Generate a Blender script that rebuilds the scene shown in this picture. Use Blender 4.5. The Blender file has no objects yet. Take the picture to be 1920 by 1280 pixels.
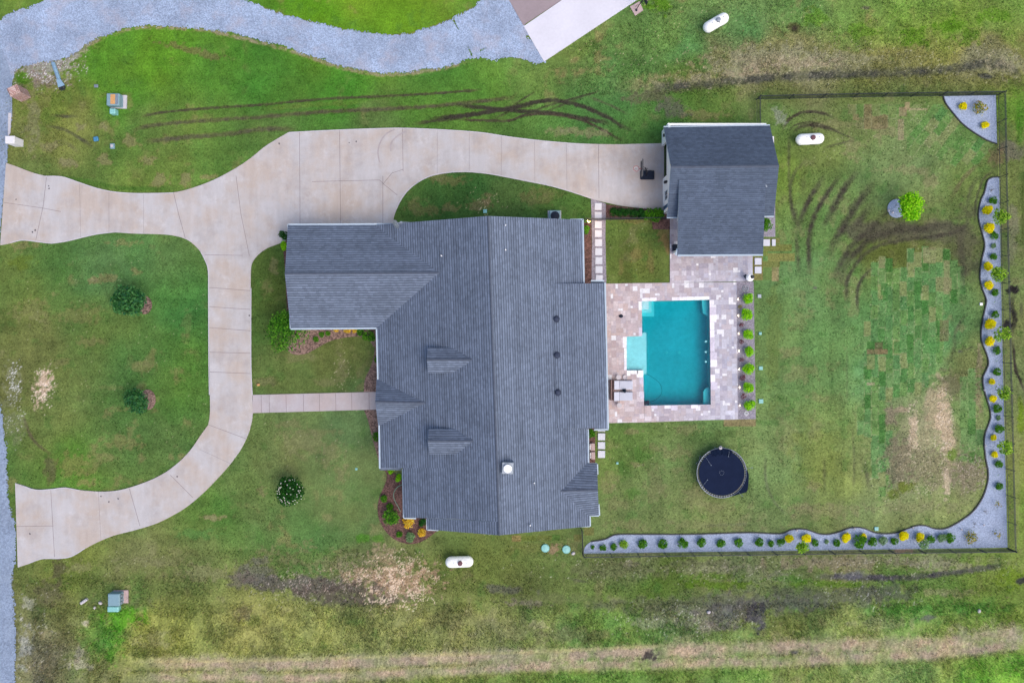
import bpy, math, random
import numpy as np
from mathutils import Vector, geometry

S = bpy.context.scene
COL = S.collection
R = math.radians
rnd = random.Random(7)

# ------------------------------------------------------------------ camera, sky, sun
H = 70.0            # drone height
SC = 0.048          # metres on the ground per photo pixel (1920 wide)
cam_d = bpy.data.cameras.new('camera')
cam = bpy.data.objects.new('camera', cam_d)
COL.objects.link(cam)
cam.location = (0, 0, H)
cam.rotation_euler = (0, 0, 0)
cam_d.sensor_width = 36
cam_d.lens = 36 * H / (1920 * SC)
cam_d.clip_end = 3000
S.camera = cam

W = bpy.data.worlds.new('World')
S.world = W
W.use_nodes = True
nt = W.node_tree
sky = nt.nodes.new('ShaderNodeTexSky')
sky.sky_type = 'NISHITA'
sky.sun_disc = False
sky.sun_elevation = R(56)
sky.sun_rotation = R(130)
sky.air_density = 1.0
sky.dust_density = 4.0
sky.ozone_density = 1.0
bg = nt.nodes['Background']
bg.inputs['Strength'].default_value = 0.15
nt.links.new(sky.outputs[0], bg.inputs[0])

sun_d = bpy.data.lights.new('sun', 'SUN')
sun = bpy.data.objects.new('sun', sun_d)
COL.objects.link(sun)
sun_d.energy = 0.62
sun_d.angle = R(55)
sun_d.color = (1.0, 0.94, 0.86)
az, el = R(130), R(56)
sdir = Vector((math.sin(az) * math.cos(el), math.cos(az) * math.cos(el), math.sin(el)))
sun.rotation_euler = sdir.to_track_quat('Z', 'Y').to_euler()
sun.location = (30, -30, 60)

S.view_settings.view_transform = 'Standard'
S.view_settings.look = 'None'
S.view_settings.exposure = 0.62
S.view_settings.gamma = 1
S.view_settings.use_curve_mapping = False

# ------------------------------------------------------------------ helpers
KV = (1.42, 1.42, 1.42)      # lit brightness of a level white surface, per channel


def s2l(c):
    c = np.asarray(c, dtype=float) / 255.0
    return np.where(c <= 0.04045, c / 12.92, ((c + 0.055) / 1.055) ** 2.4)


def AL(r, g, b, k=1.0):
    """real-world base colour from a colour seen in daylight"""
    l = s2l((r, g, b)) / np.array(KV) * k
    return tuple(float(min(0.9, x)) for x in l)


def P(px, py, h=0.0):
    """photo position + real height above ground -> world point"""
    f = (H - h) / H
    return Vector(((px - 960) * SC * f, (640 - py) * SC * f, h))


def plane3(a, b, c):
    n = (b - a).cross(c - a).normalized()
    return (a, n)


def onpl(pl, px, py, dz=0.0):
    d = P(px, py, 0) - Vector((0, 0, H))
    t = (pl[0] + Vector((0, 0, dz)) - Vector((0, 0, H))).dot(pl[1]) / d.dot(pl[1])
    return Vector((0, 0, H)) + d * t


def plz(pl, x, y):
    a, n = pl
    return a.z - (n.x * (x - a.x) + n.y * (y - a.y)) / n.z


def tag(o, label=None, cat=None, group=None, kind=None):
    if label: o['label'] = label
    if cat: o['category'] = cat
    if group: o['group'] = group
    if kind: o['kind'] = kind
    return o


def empty(name, loc, label=None, cat=None, group=None, rz=0):
    o = bpy.data.objects.new(name, None)
    COL.objects.link(o)
    o.location = loc
    o.rotation_euler = (0, 0, rz)
    o.empty_display_size = 0.2
    return tag(o, label, cat, group)


class MB:
    """collects faces into one mesh"""
    def __init__(s):
        s.v = []; s.f = []; s.mi = []; s.uv = {}

    def face(s, pts, m=0, uv=None):
        b = len(s.v)
        s.v += [tuple(p) for p in pts]
        s.f.append(tuple(range(b, b + len(pts))))
        s.mi.append(m)
        if uv: s.uv[len(s.f) - 1] = uv

    def poly(s, vs, fs, m=0):
        b = len(s.v)
        s.v += [tuple(p) for p in vs]
        for f in fs:
            s.f.append(tuple(i + b for i in f)); s.mi.append(m)

    def box(s, c, d, rz=0, m=0, bev=0.0):
        cx, cy, cz = c; hx, hy, hz = d[0] / 2, d[1] / 2, d[2] / 2
        ca, sa = math.cos(rz), math.sin(rz)
        def T(x, y, z): return (cx + x * ca - y * sa, cy + x * sa + y * ca, cz + z)
        if bev <= 0:
            vs = [T(x, y, z) for z in (-hz, hz) for x, y in ((-hx, -hy), (hx, -hy), (hx, hy), (-hx, hy))]
            s.poly(vs, [(3, 2, 1, 0), (4, 5, 6, 7), (0, 1, 5, 4), (1, 2, 6, 5), (2, 3, 7, 6), (3, 0, 4, 7)], m)
        else:
            e = bev
            rings = [(-hz, hx, hy), (hz - e, hx, hy), (hz, hx - e, hy - e)]
            vs = []
            for z, a, b2 in rings:
                k = e * 0.7
                vs += [T(x, y, z) for x, y in ((-a + k, -b2), (a - k, -b2), (a, -b2 + k), (a, b2 - k), (a - k, b2), (-a + k, b2), (-a, b2 - k), (-a, -b2 + k))]
            fs = [tuple(range(7, -1, -1)), tuple(range(16, 24))]
            for r in range(2):
                for i in range(8):
                    j = (i + 1) % 8
                    fs.append((r * 8 + i, r * 8 + j, r * 8 + 8 + j, r * 8 + 8 + i))
            s.poly(vs, fs, m)

    def prism(s, pts, z0, z1, m=0, mt=None):
        n = len(pts)
        a = [(p[0], p[1], z0) for p in pts]; b = [(p[0], p[1], z1) for p in pts]
        area = sum(pts[i][0] * pts[(i + 1) % n][1] - pts[(i + 1) % n][0] * pts[i][1] for i in range(n))
        if area < 0: a.reverse(); b.reverse()
        s.poly(a + b, [(i, (i + 1) % n, n + (i + 1) % n, n + i) for i in range(n)], m)
        s.poly(b, [tuple(range(n))], m if mt is None else mt)
        s.poly(a, [tuple(range(n - 1, -1, -1))], m)

    def tube(s, pts, r, n=8, m=0, caps=True):
        pts = [Vector(p) for p in pts]
        rs = r if isinstance(r, (list, tuple)) else [r] * len(pts)
        vs = []; fs = []
        for i, p in enumerate(pts):
            d = (pts[min(i + 1, len(pts) - 1)] - pts[max(i - 1, 0)]).normalized()
            u = d.cross(Vector((0, 0, 1)))
            if u.length < 1e-3: u = Vector((1, 0, 0))
            u.normalize(); w = u.cross(d)
            for k in range(n):
                a = 2 * math.pi * k / n
                vs.append(p + (u * math.cos(a) + w * math.sin(a)) * rs[i])
        for i in range(len(pts) - 1):
            for k in range(n):
                k2 = (k + 1) % n
                fs.append((i * n + k, i * n + k2, (i + 1) * n + k2, (i + 1) * n + k))
        if caps:
            fs.append(tuple(range(n - 1, -1, -1)))
            fs.append(tuple(range((len(pts) - 1) * n, len(pts) * n)))
        s.poly(vs, fs, m)

    def lathe(s, prof, c=(0, 0, 0), n=20, m=0):
        vs = []; fs = []
        for r, z in prof:
            for k in range(n):
                a = 2 * math.pi * k / n
                vs.append((c[0] + r * math.cos(a), c[1] + r * math.sin(a), c[2] + z))
        for i in range(len(prof) - 1):
            for k in range(n):
                k2 = (k + 1) % n
                fs.append((i * n + k, i * n + k2, (i + 1) * n + k2, (i + 1) * n + k))
        fs.append(tuple(range(n - 1, -1, -1)))
        fs.append(tuple(range((len(prof) - 1) * n, len(prof) * n)))
        s.poly(vs, fs, m)

    def build(s, name, mats, parent=None, smooth=False):
        me = bpy.data.meshes.new(name)
        me.from_pydata(s.v, [], s.f)
        if not isinstance(mats, (list, tuple)): mats = [mats]
        for m in mats: me.materials.append(m)
        me.polygons.foreach_set('material_index', s.mi)
        if s.uv:
            ul = me.uv_layers.new(name='slope')
            for pi, uvs in s.uv.items():
                st = me.polygons[pi].loop_start
                for k, q in enumerate(uvs): ul.data[st + k].uv = q
        if smooth: me.polygons.foreach_set('use_smooth', [True] * len(s.f))
        me.update()
        o = bpy.data.objects.new(name, me)
        COL.objects.link(o)
        if parent: o.parent = parent
        return o


def np_mesh(name, V, F, mats, cols=None, parent=None, corner=False, link=True):
    """V (n,3), F (m,k) arrays -> object with colour attribute per vertex"""
    V = np.asarray(V, dtype=np.float32); F = np.asarray(F, dtype=np.int32)
    me = bpy.data.meshes.new(name)
    k = F.shape[1]
    me.vertices.add(len(V)); me.vertices.foreach_set('co', V.ravel())
    me.loops.add(F.size); me.loops.foreach_set('vertex_index', F.ravel())
    me.polygons.add(len(F))
    me.polygons.foreach_set('loop_start', np.arange(0, F.size, k, dtype=np.int32))
    me.polygons.foreach_set('loop_total', np.full(len(F), k, dtype=np.int32))
    me.update(calc_edges=True)
    if cols is not None:
        at = me.color_attributes.new('Col', 'FLOAT_COLOR', 'POINT')
        c = np.ones((len(V), 4), dtype=np.float32); c[:, :cols.shape[1]] = cols
        at.data.foreach_set('color', c.ravel())
    for m in (mats if isinstance(mats, (list, tuple)) else [mats]): me.materials.append(m)
    o = bpy.data.objects.new(name, me)
    if link: COL.objects.link(o)
    if parent: o.parent = parent
    return o


def smooth_line(pts, n=5):
    """Catmull-Rom through the points"""
    out = []
    L = len(pts)
    for i in range(L - 1):
        p0 = pts[max(i - 1, 0)]; p1 = pts[i]; p2 = pts[i + 1]; p3 = pts[min(i + 2, L - 1)]
        for k in range(n):
            t = k / n
            out.append(tuple(0.5 * (2 * p1[j] + (p2[j] - p0[j]) * t + (2 * p0[j] - 5 * p1[j] + 4 * p2[j] - p3[j]) * t * t
                                    + (3 * p1[j] - p0[j] - 3 * p2[j] + p3[j]) * t ** 3) for j in (0, 1)))
    out.append(tuple(pts[-1][:2]))
    return out


def outline(*segs):
    out = []
    for sg in segs:
        if len(sg) > 2: sg = smooth_line(sg)
        for p in sg:
            if not out or abs(p[0] - out[-1][0]) + abs(p[1] - out[-1][1]) > 0.3: out.append(tuple(p))
    if abs(out[0][0] - out[-1][0]) + abs(out[0][1] - out[-1][1]) < 0.3: out.pop()
    return out


def inpoly(X, Y, poly):
    ins = np.zeros(X.shape, dtype=bool)
    n = len(poly)
    for i in range(n):
        x1, y1 = poly[i]; x2, y2 = poly[(i + 1) % n]
        if y1 == y2: continue
        c = ((y1 > Y) != (y2 > Y)) & (X < (x2 - x1) * (Y - y1) / (y2 - y1) + x1)
        ins ^= c
    return ins


def dline(X, Y, pts):
    d = np.full(X.shape, 1e9)
    for (x1, y1), (x2, y2) in zip(pts[:-1], pts[1:]):
        dx, dy = x2 - x1, y2 - y1
        L = dx * dx + dy * dy + 1e-9
        t = np.clip(((X - x1) * dx + (Y - y1) * dy) / L, 0, 1)
        d = np.minimum(d, np.hypot(X - x1 - t * dx, Y - y1 - t * dy))
    return d


def hsh(ix, iy, seed):
    h = (ix.astype(np.int64) * 374761393 + iy.astype(np.int64) * 668265263 + seed * 974634777) & 0xffffffff
    h = ((h ^ (h >> 13)) * 1274126177) & 0xffffffff
    h = ((h ^ (h >> 15)) * 2246822519) & 0xffffffff
    return ((h ^ (h >> 16)) & 0xffffffff) / 4294967295.0


def vn(X, Y, sc, seed=0, sy=None):
    """smooth value noise 0..1, feature size sc"""
    x = X / sc; y = Y / (sy or sc)
    ix = np.floor(x); iy = np.floor(y)
    fx = x - ix; fy = y - iy
    fx = fx * fx * (3 - 2 * fx); fy = fy * fy * (3 - 2 * fy)
    a = hsh(ix, iy, seed); b = hsh(ix + 1, iy, seed); c = hsh(ix, iy + 1, seed); d = hsh(ix + 1, iy + 1, seed)
    return (a * (1 - fx) + b * fx) * (1 - fy) + (c * (1 - fx) + d * fx) * fy


def fbm(X, Y, sc, seed=0, oc=4, sy=None):
    t = 0; amp = 0.5; tot = 0
    for o in range(oc):
        t = t + amp * vn(X, Y, sc / 2 ** o, seed + o * 17, (sy / 2 ** o) if sy else None)
        tot += amp; amp *= 0.55
    return t / tot


# ------------------------------------------------------------------ materials
def newmat(name):
    m = bpy.data.materials.new(name)
    m.use_nodes = True
    t = m.node_tree
    b = t.nodes['Principled BSDF']
    return m, t, b


def N(t, typ, **kw):
    n = t.nodes.new(typ)
    for k, v in kw.items(): setattr(n, k, v)
    return n


def noise(t, vec, scale, detail=3, rough=0.6, dist=0.0):
    n = N(t, 'ShaderNodeTexNoise')
    n.inputs['Scale'].default_value = scale
    n.inputs['Detail'].default_value = detail
    n.inputs['Roughness'].default_value = rough
    n.inputs['Distortion'].default_value = dist
    if vec is not None: t.links.new(vec, n.inputs['Vector'])
    return n.outputs['Fac']


def rng(t, v, a, b, lo, hi):
    n = N(t, 'ShaderNodeMapRange')
    n.inputs['From Min'].default_value = a; n.inputs['From Max'].default_value = b
    n.inputs['To Min'].default_value = lo; n.inputs['To Max'].default_value = hi
    t.links.new(v, n.inputs['Value'])
    return n.outputs['Result']


def mth(t, op, a, b=None):
    n = N(t, 'ShaderNodeMath', operation=op)
    for i, v in enumerate((a, b)):
        if v is None: continue
        if isinstance(v, (int, float)): n.inputs[i].default_value = v
        else: t.links.new(v, n.inputs[i])
    return n.outputs[0]


def mixc(t, fac, a, b, bt='MIX'):
    n = N(t, 'ShaderNodeMix', data_type='RGBA', blend_type=bt)
    for idx, v in ((0, fac), (6, a), (7, b)):
        if isinstance(v, (int, float)): n.inputs[idx].default_value = v
        elif isinstance(v, tuple): n.inputs[idx].default_value = (*v[:3], 1)
        else: t.links.new(v, n.inputs[idx])
    return n.outputs[2]


def scl(t, col, f):
    """colour times scalar"""
    n = N(t, 'ShaderNodeVectorMath', operation='SCALE')
    if isinstance(col, tuple): n.inputs[0].default_value = col[:3]
    else: t.links.new(col, n.inputs[0])
    t.links.new(f, n.inputs['Scale'])
    return n.outputs[0]


def bump(t, b, h, strength=0.3, dist=0.02):
    n = N(t, 'ShaderNodeBump')
    n.inputs['Strength'].default_value = strength
    n.inputs['Distance'].default_value = dist
    t.links.new(h, n.inputs['Height'])
    t.links.new(n.outputs[0], b.inputs['Normal'])


def coords(t, which='Object'):
    return N(t, 'ShaderNodeTexCoord').outputs[which]


def simple(name, c, rough=0.6, var=0.12, sc=3.0, metal=0.0, bmp=0.15, spec=0.5, geo=False):
    """painted / plain surface with slight wear variation"""
    m, t, b = newmat(name)
    v = N(t, 'ShaderNodeNewGeometry').outputs['Position'] if geo else coords(t)
    n1 = noise(t, v, sc, 4)
    n2 = noise(t, v, sc * 9, 2)
    f = mth(t, 'ADD', rng(t, n1, .3, .7, 1 - var, 1 + var), rng(t, n2, .3, .7, -var * .6, var * .6))
    t.links.new(scl(t, c, f), b.inputs['Base Color'])
    b.inputs['Roughness'].default_value = rough
    b.inputs['Metallic'].default_value = metal
    b.inputs['Specular IOR Level'].default_value = spec
    if bmp: bump(t, b, n2, bmp, 0.01)
    return m


def m_gravel(name, c, lo=0.55, hi=1.35, sc=9.0, tint=None, patch=0.12):
    m, t, b = newmat(name)
    v = N(t, 'ShaderNodeNewGeometry').outputs['Position']
    vo = N(t, 'ShaderNodeTexVoronoi'); vo.inputs['Scale'].default_value = sc
    t.links.new(v, vo.inputs['Vector'])
    sep = N(t, 'ShaderNodeSeparateColor'); t.links.new(vo.outputs['Color'], sep.inputs[0])
    n1 = noise(t, v, sc * 1.6, 3, .8)
    n2 = noise(t, v, .35, 4)
    f = mth(t, 'MULTIPLY', rng(t, sep.outputs[0], 0, 1, lo, hi), rng(t, n1, .3, .7, .8, 1.2))
    f = mth(t, 'MULTIPLY', f, rng(t, n2, .3, .7, 1 - patch, 1 + patch))
    colr = scl(t, c, f)
    if tint: colr = mixc(t, rng(t, noise(t, v, .5, 5, .65), .5, .72, 0, .6), colr, tint)
    t.links.new(colr, b.inputs['Base Color'])
    b.inputs['Roughness'].default_value = .9
    b.inputs['Specular IOR Level'].default_value = .2
    bump(t, b, vo.outputs['Distance'], .5, .05)
    return m


def m_attr(name, grain=True, rough=.95, b_s=.5):
    """colour of the ground itself from the 'Col' attribute, with fine grain"""
    m, t, b = newmat(name)
    at = N(t, 'ShaderNodeAttribute', attribute_name='Col')
    v = N(t, 'ShaderNodeNewGeometry').outputs['Position']
    a = at.outputs['Alpha']
    n1 = noise(t, v, 6.5, 4, .75)
    n2 = noise(t, v, 1.6, 3, .6)
    n3 = noise(t, v, 11, 3, .85)
    amp = rng(t, a, 0, 1, .17, .44)
    f = mth(t, 'ADD', 1.0, mth(t, 'MULTIPLY', rng(t, n1, .28, .72, -1, 1), amp))
    f = mth(t, 'MULTIPLY', f, rng(t, n2, .3, .7, .93, 1.07))
    f = mth(t, 'MULTIPLY', f, rng(t, n3, .3, .7, .74, 1.26))
    c = scl(t, at.outputs['Color'], f)
    # straw and seed heads where the ground is rough
    dry = mth(t, 'MULTIPLY', rng(t, noise(t, v, 9.0, 3, .8, .6), .60, .70, 0, 1), a)
    c = mixc(t, mth(t, 'MULTIPLY', dry, .42), c, AL(205, 190, 150))
    t.links.new(c, b.inputs['Base Color'])
    b.inputs['Roughness'].default_value = rough
    b.inputs['Specular IOR Level'].default_value = .0
    bump(t, b, n1, b_s, .05)
    return m


def m_concrete(name, base, warm, streak=1.0):
    m, t, b = newmat(name)
    v = N(t, 'ShaderNodeNewGeometry').outputs['Position']
    mp = N(t, 'ShaderNodeMapping'); t.links.new(v, mp.inputs['Vector'])
    mp.inputs['Scale'].default_value = (1.4, .22, 1)
    n1 = noise(t, v, .28, 5, .62)
    n2 = noise(t, mp.outputs[0], 1.3, 4, .6)
    n3 = noise(t, v, 14, 3, .7)
    n4 = noise(t, v, .8, 8, .78, .15)
    c = mixc(t, rng(t, n1, .42, .60, 0, 1.0), base, warm)
    c = mixc(t, mth(t, 'MULTIPLY', rng(t, n4, .53, .68, 0, .75), rng(t, noise(t, v, .16, 3, .6), .42, .6, .15, 1)), c, AL(228, 225, 226))
    c = mixc(t, rng(t, noise(t, v, .45, 6, .72), .50, .66, 0, .55), c, AL(184, 176, 174))
    f = mth(t, 'MULTIPLY', rng(t, n2, .3, .7, 1 - .06 * streak, 1 + .06 * streak), rng(t, n3, .3, .7, .94, 1.06))
    t.links.new(scl(t, c, f), b.inputs['Base Color'])
    b.inputs['Roughness'].default_value = .85
    b.inputs['Specular IOR Level'].default_value = .25
    bump(t, b, n3, .25, .01)
    return m


def m_shingle(name, course=.205, dark=.055, lite=.20, lines=1.0, warm=(1, 1, 1.12)):
    """asphalt shingles: courses across the slope, tabs of mixed tone"""
    m, t, b = newmat(name)
    uv = N(t, 'ShaderNodeUVMap', uv_map='slope').outputs[0]
    sep = N(t, 'ShaderNodeSeparateXYZ'); t.links.new(uv, sep.inputs[0])
    wob = rng(t, noise(t, uv, 1.5, 3, .6), .3, .7, -.02, .02)
    vv = mth(t, 'DIVIDE', mth(t, 'ADD', sep.outputs[1], wob), course)
    row = mth(t, 'FLOOR', vv)
    fr = mth(t, 'FRACT', vv)
    cmb = N(t, 'ShaderNodeCombineXYZ')
    t.links.new(mth(t, 'FLOOR', mth(t, 'ADD', mth(t, 'MULTIPLY', sep.outputs[0], 3.4), mth(t, 'MULTIPLY', row, .37))), cmb.inputs[0])
    t.links.new(row, cmb.inputs[1])
    wn = N(t, 'ShaderNodeTexWhiteNoise', noise_dimensions='2D'); t.links.new(cmb.outputs[0], wn.inputs['Vector'])
    tab = wn.outputs['Value']
    cmb2 = N(t, 'ShaderNodeCombineXYZ'); t.links.new(row, cmb2.inputs[0])
    wr = N(t, 'ShaderNodeTexWhiteNoise', noise_dimensions='2D'); t.links.new(cmb2.outputs[0], wr.inputs['Vector'])
    edge = rng(t, fr, .0, .42, 0, 1)              # dark butt line, pale exposed tab
    val = mth(t, 'ADD', dark, mth(t, 'MULTIPLY', edge, (lite - dark)))
    val = mth(t, 'MULTIPLY', val, rng(t, tab, 0, 1, .87, 1.14))
    val = mth(t, 'MULTIPLY', val, rng(t, wr.outputs['Value'], 0, 1, 1 - .12 * lines, 1 + .12 * lines))
    val = mth(t, 'MULTIPLY', val, rng(t, noise(t, uv, .35, 4), .3, .7, .9, 1.1))
    val = mth(t, 'MULTIPLY', val, rng(t, noise(t, uv, 14, 2, .8), .3, .7, .85, 1.15))
    val = mth(t, 'ADD', val, rng(t, noise(t, uv, 6.5, 2, .9), .68, .74, 0, .09))
    t.links.new(scl(t, warm, val), b.inputs['Base Color'])
    b.inputs['Roughness'].default_value = .9
    b.inputs['Specular IOR Level'].default_value = .12
    bump(t, b, fr, .6, .03)
    return m


def m_leaf(name):
    m, t, b = newmat(name)
    at = N(t, 'ShaderNodeAttribute', attribute_name='Col')
    v = N(t, 'ShaderNodeNewGeometry').outputs['Position']
    f = rng(t, noise(t, v, 8, 2), .3, .7, .85, 1.15)
    c = scl(t, at.outputs['Color'], f)
    t.links.new(c, b.inputs['Base Color'])
    b.inputs['Roughness'].default_value = .6
    b.inputs['Specular IOR Level'].default_value = .08
    tr = N(t, 'ShaderNodeBsdfTranslucent'); t.links.new(c, tr.inputs[0])
    mx = N(t, 'ShaderNodeMixShader'); mx.inputs[0].default_value = .4
    t.links.new(b.outputs[0], mx.inputs[1]); t.links.new(tr.outputs[0], mx.inputs[2])
    t.links.new(mx.outputs[0], t.nodes['Material Output'].inputs['Surface'])
    return m


def m_emit(name, c, s):
    m, t, b = newmat(name)
    b.inputs['Base Color'].default_value = (*c, 1)
    b.inputs['Emission Color'].default_value = (*c, 1)
    b.inputs['Emission Strength'].default_value = s
    return m


def m_brick(name, c1, c2, mortar, sc=3.2):
    m, t, b = newmat(name)
    g = coords(t)
    sep = N(t, 'ShaderNodeSeparateXYZ'); t.links.new(g, sep.inputs[0])
    cm = N(t, 'ShaderNodeCombineXYZ')
    t.links.new(mth(t, 'ADD', sep.outputs[0], sep.outputs[1]), cm.inputs[0]); t.links.new(sep.outputs[2], cm.inputs[1])
    br = N(t, 'ShaderNodeTexBrick')
    t.links.new(cm.outputs[0], br.inputs['Vector'])
    br.inputs['Scale'].default_value = sc
    br.inputs['Color1'].default_value = (*c1, 1); br.inputs['Color2'].default_value = (*c2, 1)
    br.inputs['Mortar'].default_value = (*mortar, 1); br.inputs['Mortar Size'].default_value = .04
    t.links.new(br.outputs['Color'], b.inputs['Base Color'])
    b.inputs['Roughness'].default_value = .85
    bump(t, b, br.outputs['Fac'], -.4, .02)
    return m


M = {}
M['ground'] = m_attr('grass and soil')
M['gravel_drive'] = m_gravel('blue grey crushed stone', AL(168, 185, 212), .72, 1.28, 13, AL(192, 184, 192), .18)
M['asphalt'] = m_gravel('worn asphalt', AL(150, 166, 190), .8, 1.2, 9, AL(176, 192, 214))
M['bed_stone'] = m_gravel('pale blue bed stone', AL(172, 186, 212), .8, 1.2, 13, None, .05)
M['path_stone'] = m_gravel('grey path gravel', AL(160, 154, 166), .75, 1.25, 12)
M['mulch'] = m_gravel('brown bark mulch', AL(112, 84, 78), .5, 1.5, 10)
M['mulch_pale'] = m_gravel('faded mulch and pebbles', AL(138, 114, 104), .45, 1.6, 9)
M['concrete'] = m_concrete('driveway concrete', AL(208, 204, 205), AL(204, 190, 180))
M['walk'] = m_concrete('walkway concrete', AL(200, 192, 196), AL(200, 186, 184), .5)
M['white_slab'] = simple('new white concrete', AL(238, 236, 246), .85, .05, .5, geo=True)
M['taupe_slab'] = simple('old taupe concrete', AL(170, 154, 158), .85, .07, .6, geo=True)
M['joint'] = simple('dark joint', AL(140, 128, 130), .9, .2, 3, geo=True)
M['tyre_mark'] = simple('faint rubber mark', AL(186, 176, 176), .9, .12, 1.5, geo=True)
M['oil'] = simple('oil stain', AL(92, 88, 96), .8, .2, 8, geo=True)
M['kerb'] = simple('pale concrete lip', AL(216, 212, 218), .85, .08, 2, geo=True)
M['paver'] = simple('white paver', AL(226, 228, 238), .8, .06, 2.5, geo=True)
M['pink_pad'] = simple('pink concrete pad', AL(206, 180, 178), .85, .06, 3)
M['shingle'] = m_shingle('charcoal shingles', .218, .028, .160, .8, (.86, 1.06, 1.45))
M['shingle2'] = m_shingle('charcoal shingles plain', .16, .06, .108, .5, (.80, 1.04, 1.50))
M['cap'] = simple('ridge cap shingles', (.075, .092, .13), .9, .15, 3, geo=True)
M['trim'] = simple('white trim', AL(196, 214, 228), .5, .05, 2)
M['siding'] = simple('white siding', (.86, .88, .88), .6, .04, 2)
M['soffit'] = simple('soffit', (.5, .5, .5), .7, .03, 2)
M['garage_door'] = simple('dark garage door', AL(84, 72, 78), .5, .08, 2)
M['black'] = simple('black metal', (.018, .02, .024), .4, .15, 6)
M['fence'] = simple('black painted steel', (.022, .030, .036), .5, .2, 5)
M['glass'] = simple('dark window glass', (.03, .045, .06), .08, .1, 2, bmp=0)
M['white'] = simple('white enamel', (.9, .9, .9), .35, .03, 3, bmp=.03)
M['rust'] = simple('maroon lid', AL(110, 66, 76), .6, .15, 10)
M['steel'] = simple('galvanised steel', AL(168, 178, 190), .4, .1, 6, .5)
M['utility'] = simple('grey green cabinet', AL(138, 172, 184), .5, .06, 4)
M['cyan_box'] = simple('pale cyan plastic', AL(148, 212, 208), .5, .06, 6)
M['blue_box'] = simple('blue utility lid', AL(76, 146, 190), .5, .1, 6)
M['orange'] = simple('orange weathered patch', AL(226, 170, 110), .7, .15, 8)
M['cushion'] = simple('pale cushion', AL(216, 218, 232), .9, .04, 3)
M['cream'] = simple('cream table top', AL(214, 206, 210), .7, .05, 6)
M['wicker'] = simple('brown wicker', AL(140, 114, 112), .8, .25, 14)
M['darkplastic'] = simple('dark plastic', AL(40, 48, 64), .6, .15, 4, spec=.15)
M['mat'] = simple('navy jumping mat', AL(32, 42, 68), .9, .1, 1.5, spec=.05)
M['pad_ring'] = simple('navy padding', AL(20, 32, 56), .8, .12, 3, spec=.05)
M['red'] = simple('red rim', AL(205, 90, 90), .5, .1, 5)
M['plaster'] = simple('pool plaster', (.62, .69, .73), .7, .14, .35, geo=True)
M['tileband'] = simple('waterline tile', (.10, .26, .32), .3, .1, 6, geo=True)
M['bark'] = simple('tree bark', (.11, .08, .06), .9, .3, 6)
M['leaf'] = m_leaf('leaves')
M['lamp'] = m_emit('warm lamp glass', (1, .62, .25), 22)
M['glow'] = m_emit('small path light', (1, .85, .62), 5)
M['brick'] = m_brick('pink and cream brick', AL(232, 206, 200), AL(206, 160, 150), AL(120, 84, 84), 2.6)
M['whitebrick'] = simple('white painted brick', AL(246, 244, 248), .7, .04, 5)
M['culvert'] = simple('corrugated metal', AL(160, 196, 222), .4, .1, 6, .4)
M['hose'] = simple('green hose', AL(120, 160, 140), .5, .1, 6)
M['edging'] = simple('dark steel edging', (.03, .035, .045), .6, .2, 3)
M['vent'] = simple('weathered vent', AL(70, 78, 98), .8, .15, 5, spec=.1)
M['dim_steel'] = simple('dull grey tube', AL(112, 126, 146), .6, .1, 6)
M['bluedoor'] = simple('blue door', AL(70, 110, 150), .5, .06, 3)

# grout and tiles
def m_tile(name):
    m, t, b = newmat(name)
    at = N(t, 'ShaderNodeAttribute', attribute_name='Col')
    v = N(t, 'ShaderNodeNewGeometry').outputs['Position']
    n1 = noise(t, v, 5.5, 5, .8, .5)
    n2 = noise(t, v, 1.2, 4, .7)
    c = scl(t, at.outputs['Color'], mth(t, 'MULTIPLY', rng(t, n1, .3, .7, .80, 1.16), rng(t, n2, .3, .7, .93, 1.07)))
    c = mixc(t, rng(t, noise(t, v, 7.5, 3, .85), .60, .66, 0, .45), c, AL(140, 128, 142))
    t.links.new(c, b.inputs['Base Color'])
    b.inputs['Roughness'].default_value = .6
    b.inputs['Specular IOR Level'].default_value = .3
    bump(t, b, n1, .2, .01)
    return m
M['tile'] = m_tile('travertine tiles')
M['grout'] = simple('sandy grout', AL(192, 184, 188), .9, .1, 3, geo=True)

def m_water(name):
    m, t, b = newmat(name)
    t.nodes.remove(b)
    tr = N(t, 'ShaderNodeBsdfTransparent')
    gl = N(t, 'ShaderNodeBsdfGlossy'); gl.inputs['Roughness'].default_value = .04
    v = N(t, 'ShaderNodeNewGeometry').outputs['Position']
    bp = N(t, 'ShaderNodeBump'); bp.inputs['Strength'].default_value = .12; bp.inputs['Distance'].default_value = .03
    t.links.new(noise(t, v, 2.2, 4, .6), bp.inputs['Height'])
    t.links.new(bp.outputs[0], gl.inputs['Normal'])
    fr = N(t, 'ShaderNodeFresnel'); fr.inputs['IOR'].default_value = 1.2
    mx = N(t, 'ShaderNodeMixShader')
    t.links.new(fr.outputs[0], mx.inputs[0]); t.links.new(tr.outputs[0], mx.inputs[1]); t.links.new(gl.outputs[0], mx.inputs[2])
    ab = N(t, 'ShaderNodeVolumeAbsorption')
    ab.inputs['Color'].default_value = (0, .878, .900, 1); ab.inputs['Density'].default_value = 2.4
    o = t.nodes['Material Output']
    t.links.new(mx.outputs[0], o.inputs['Surface']); t.links.new(ab.outputs[0], o.inputs['Volume'])
    return m
M['water'] = m_water('pool water')

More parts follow.
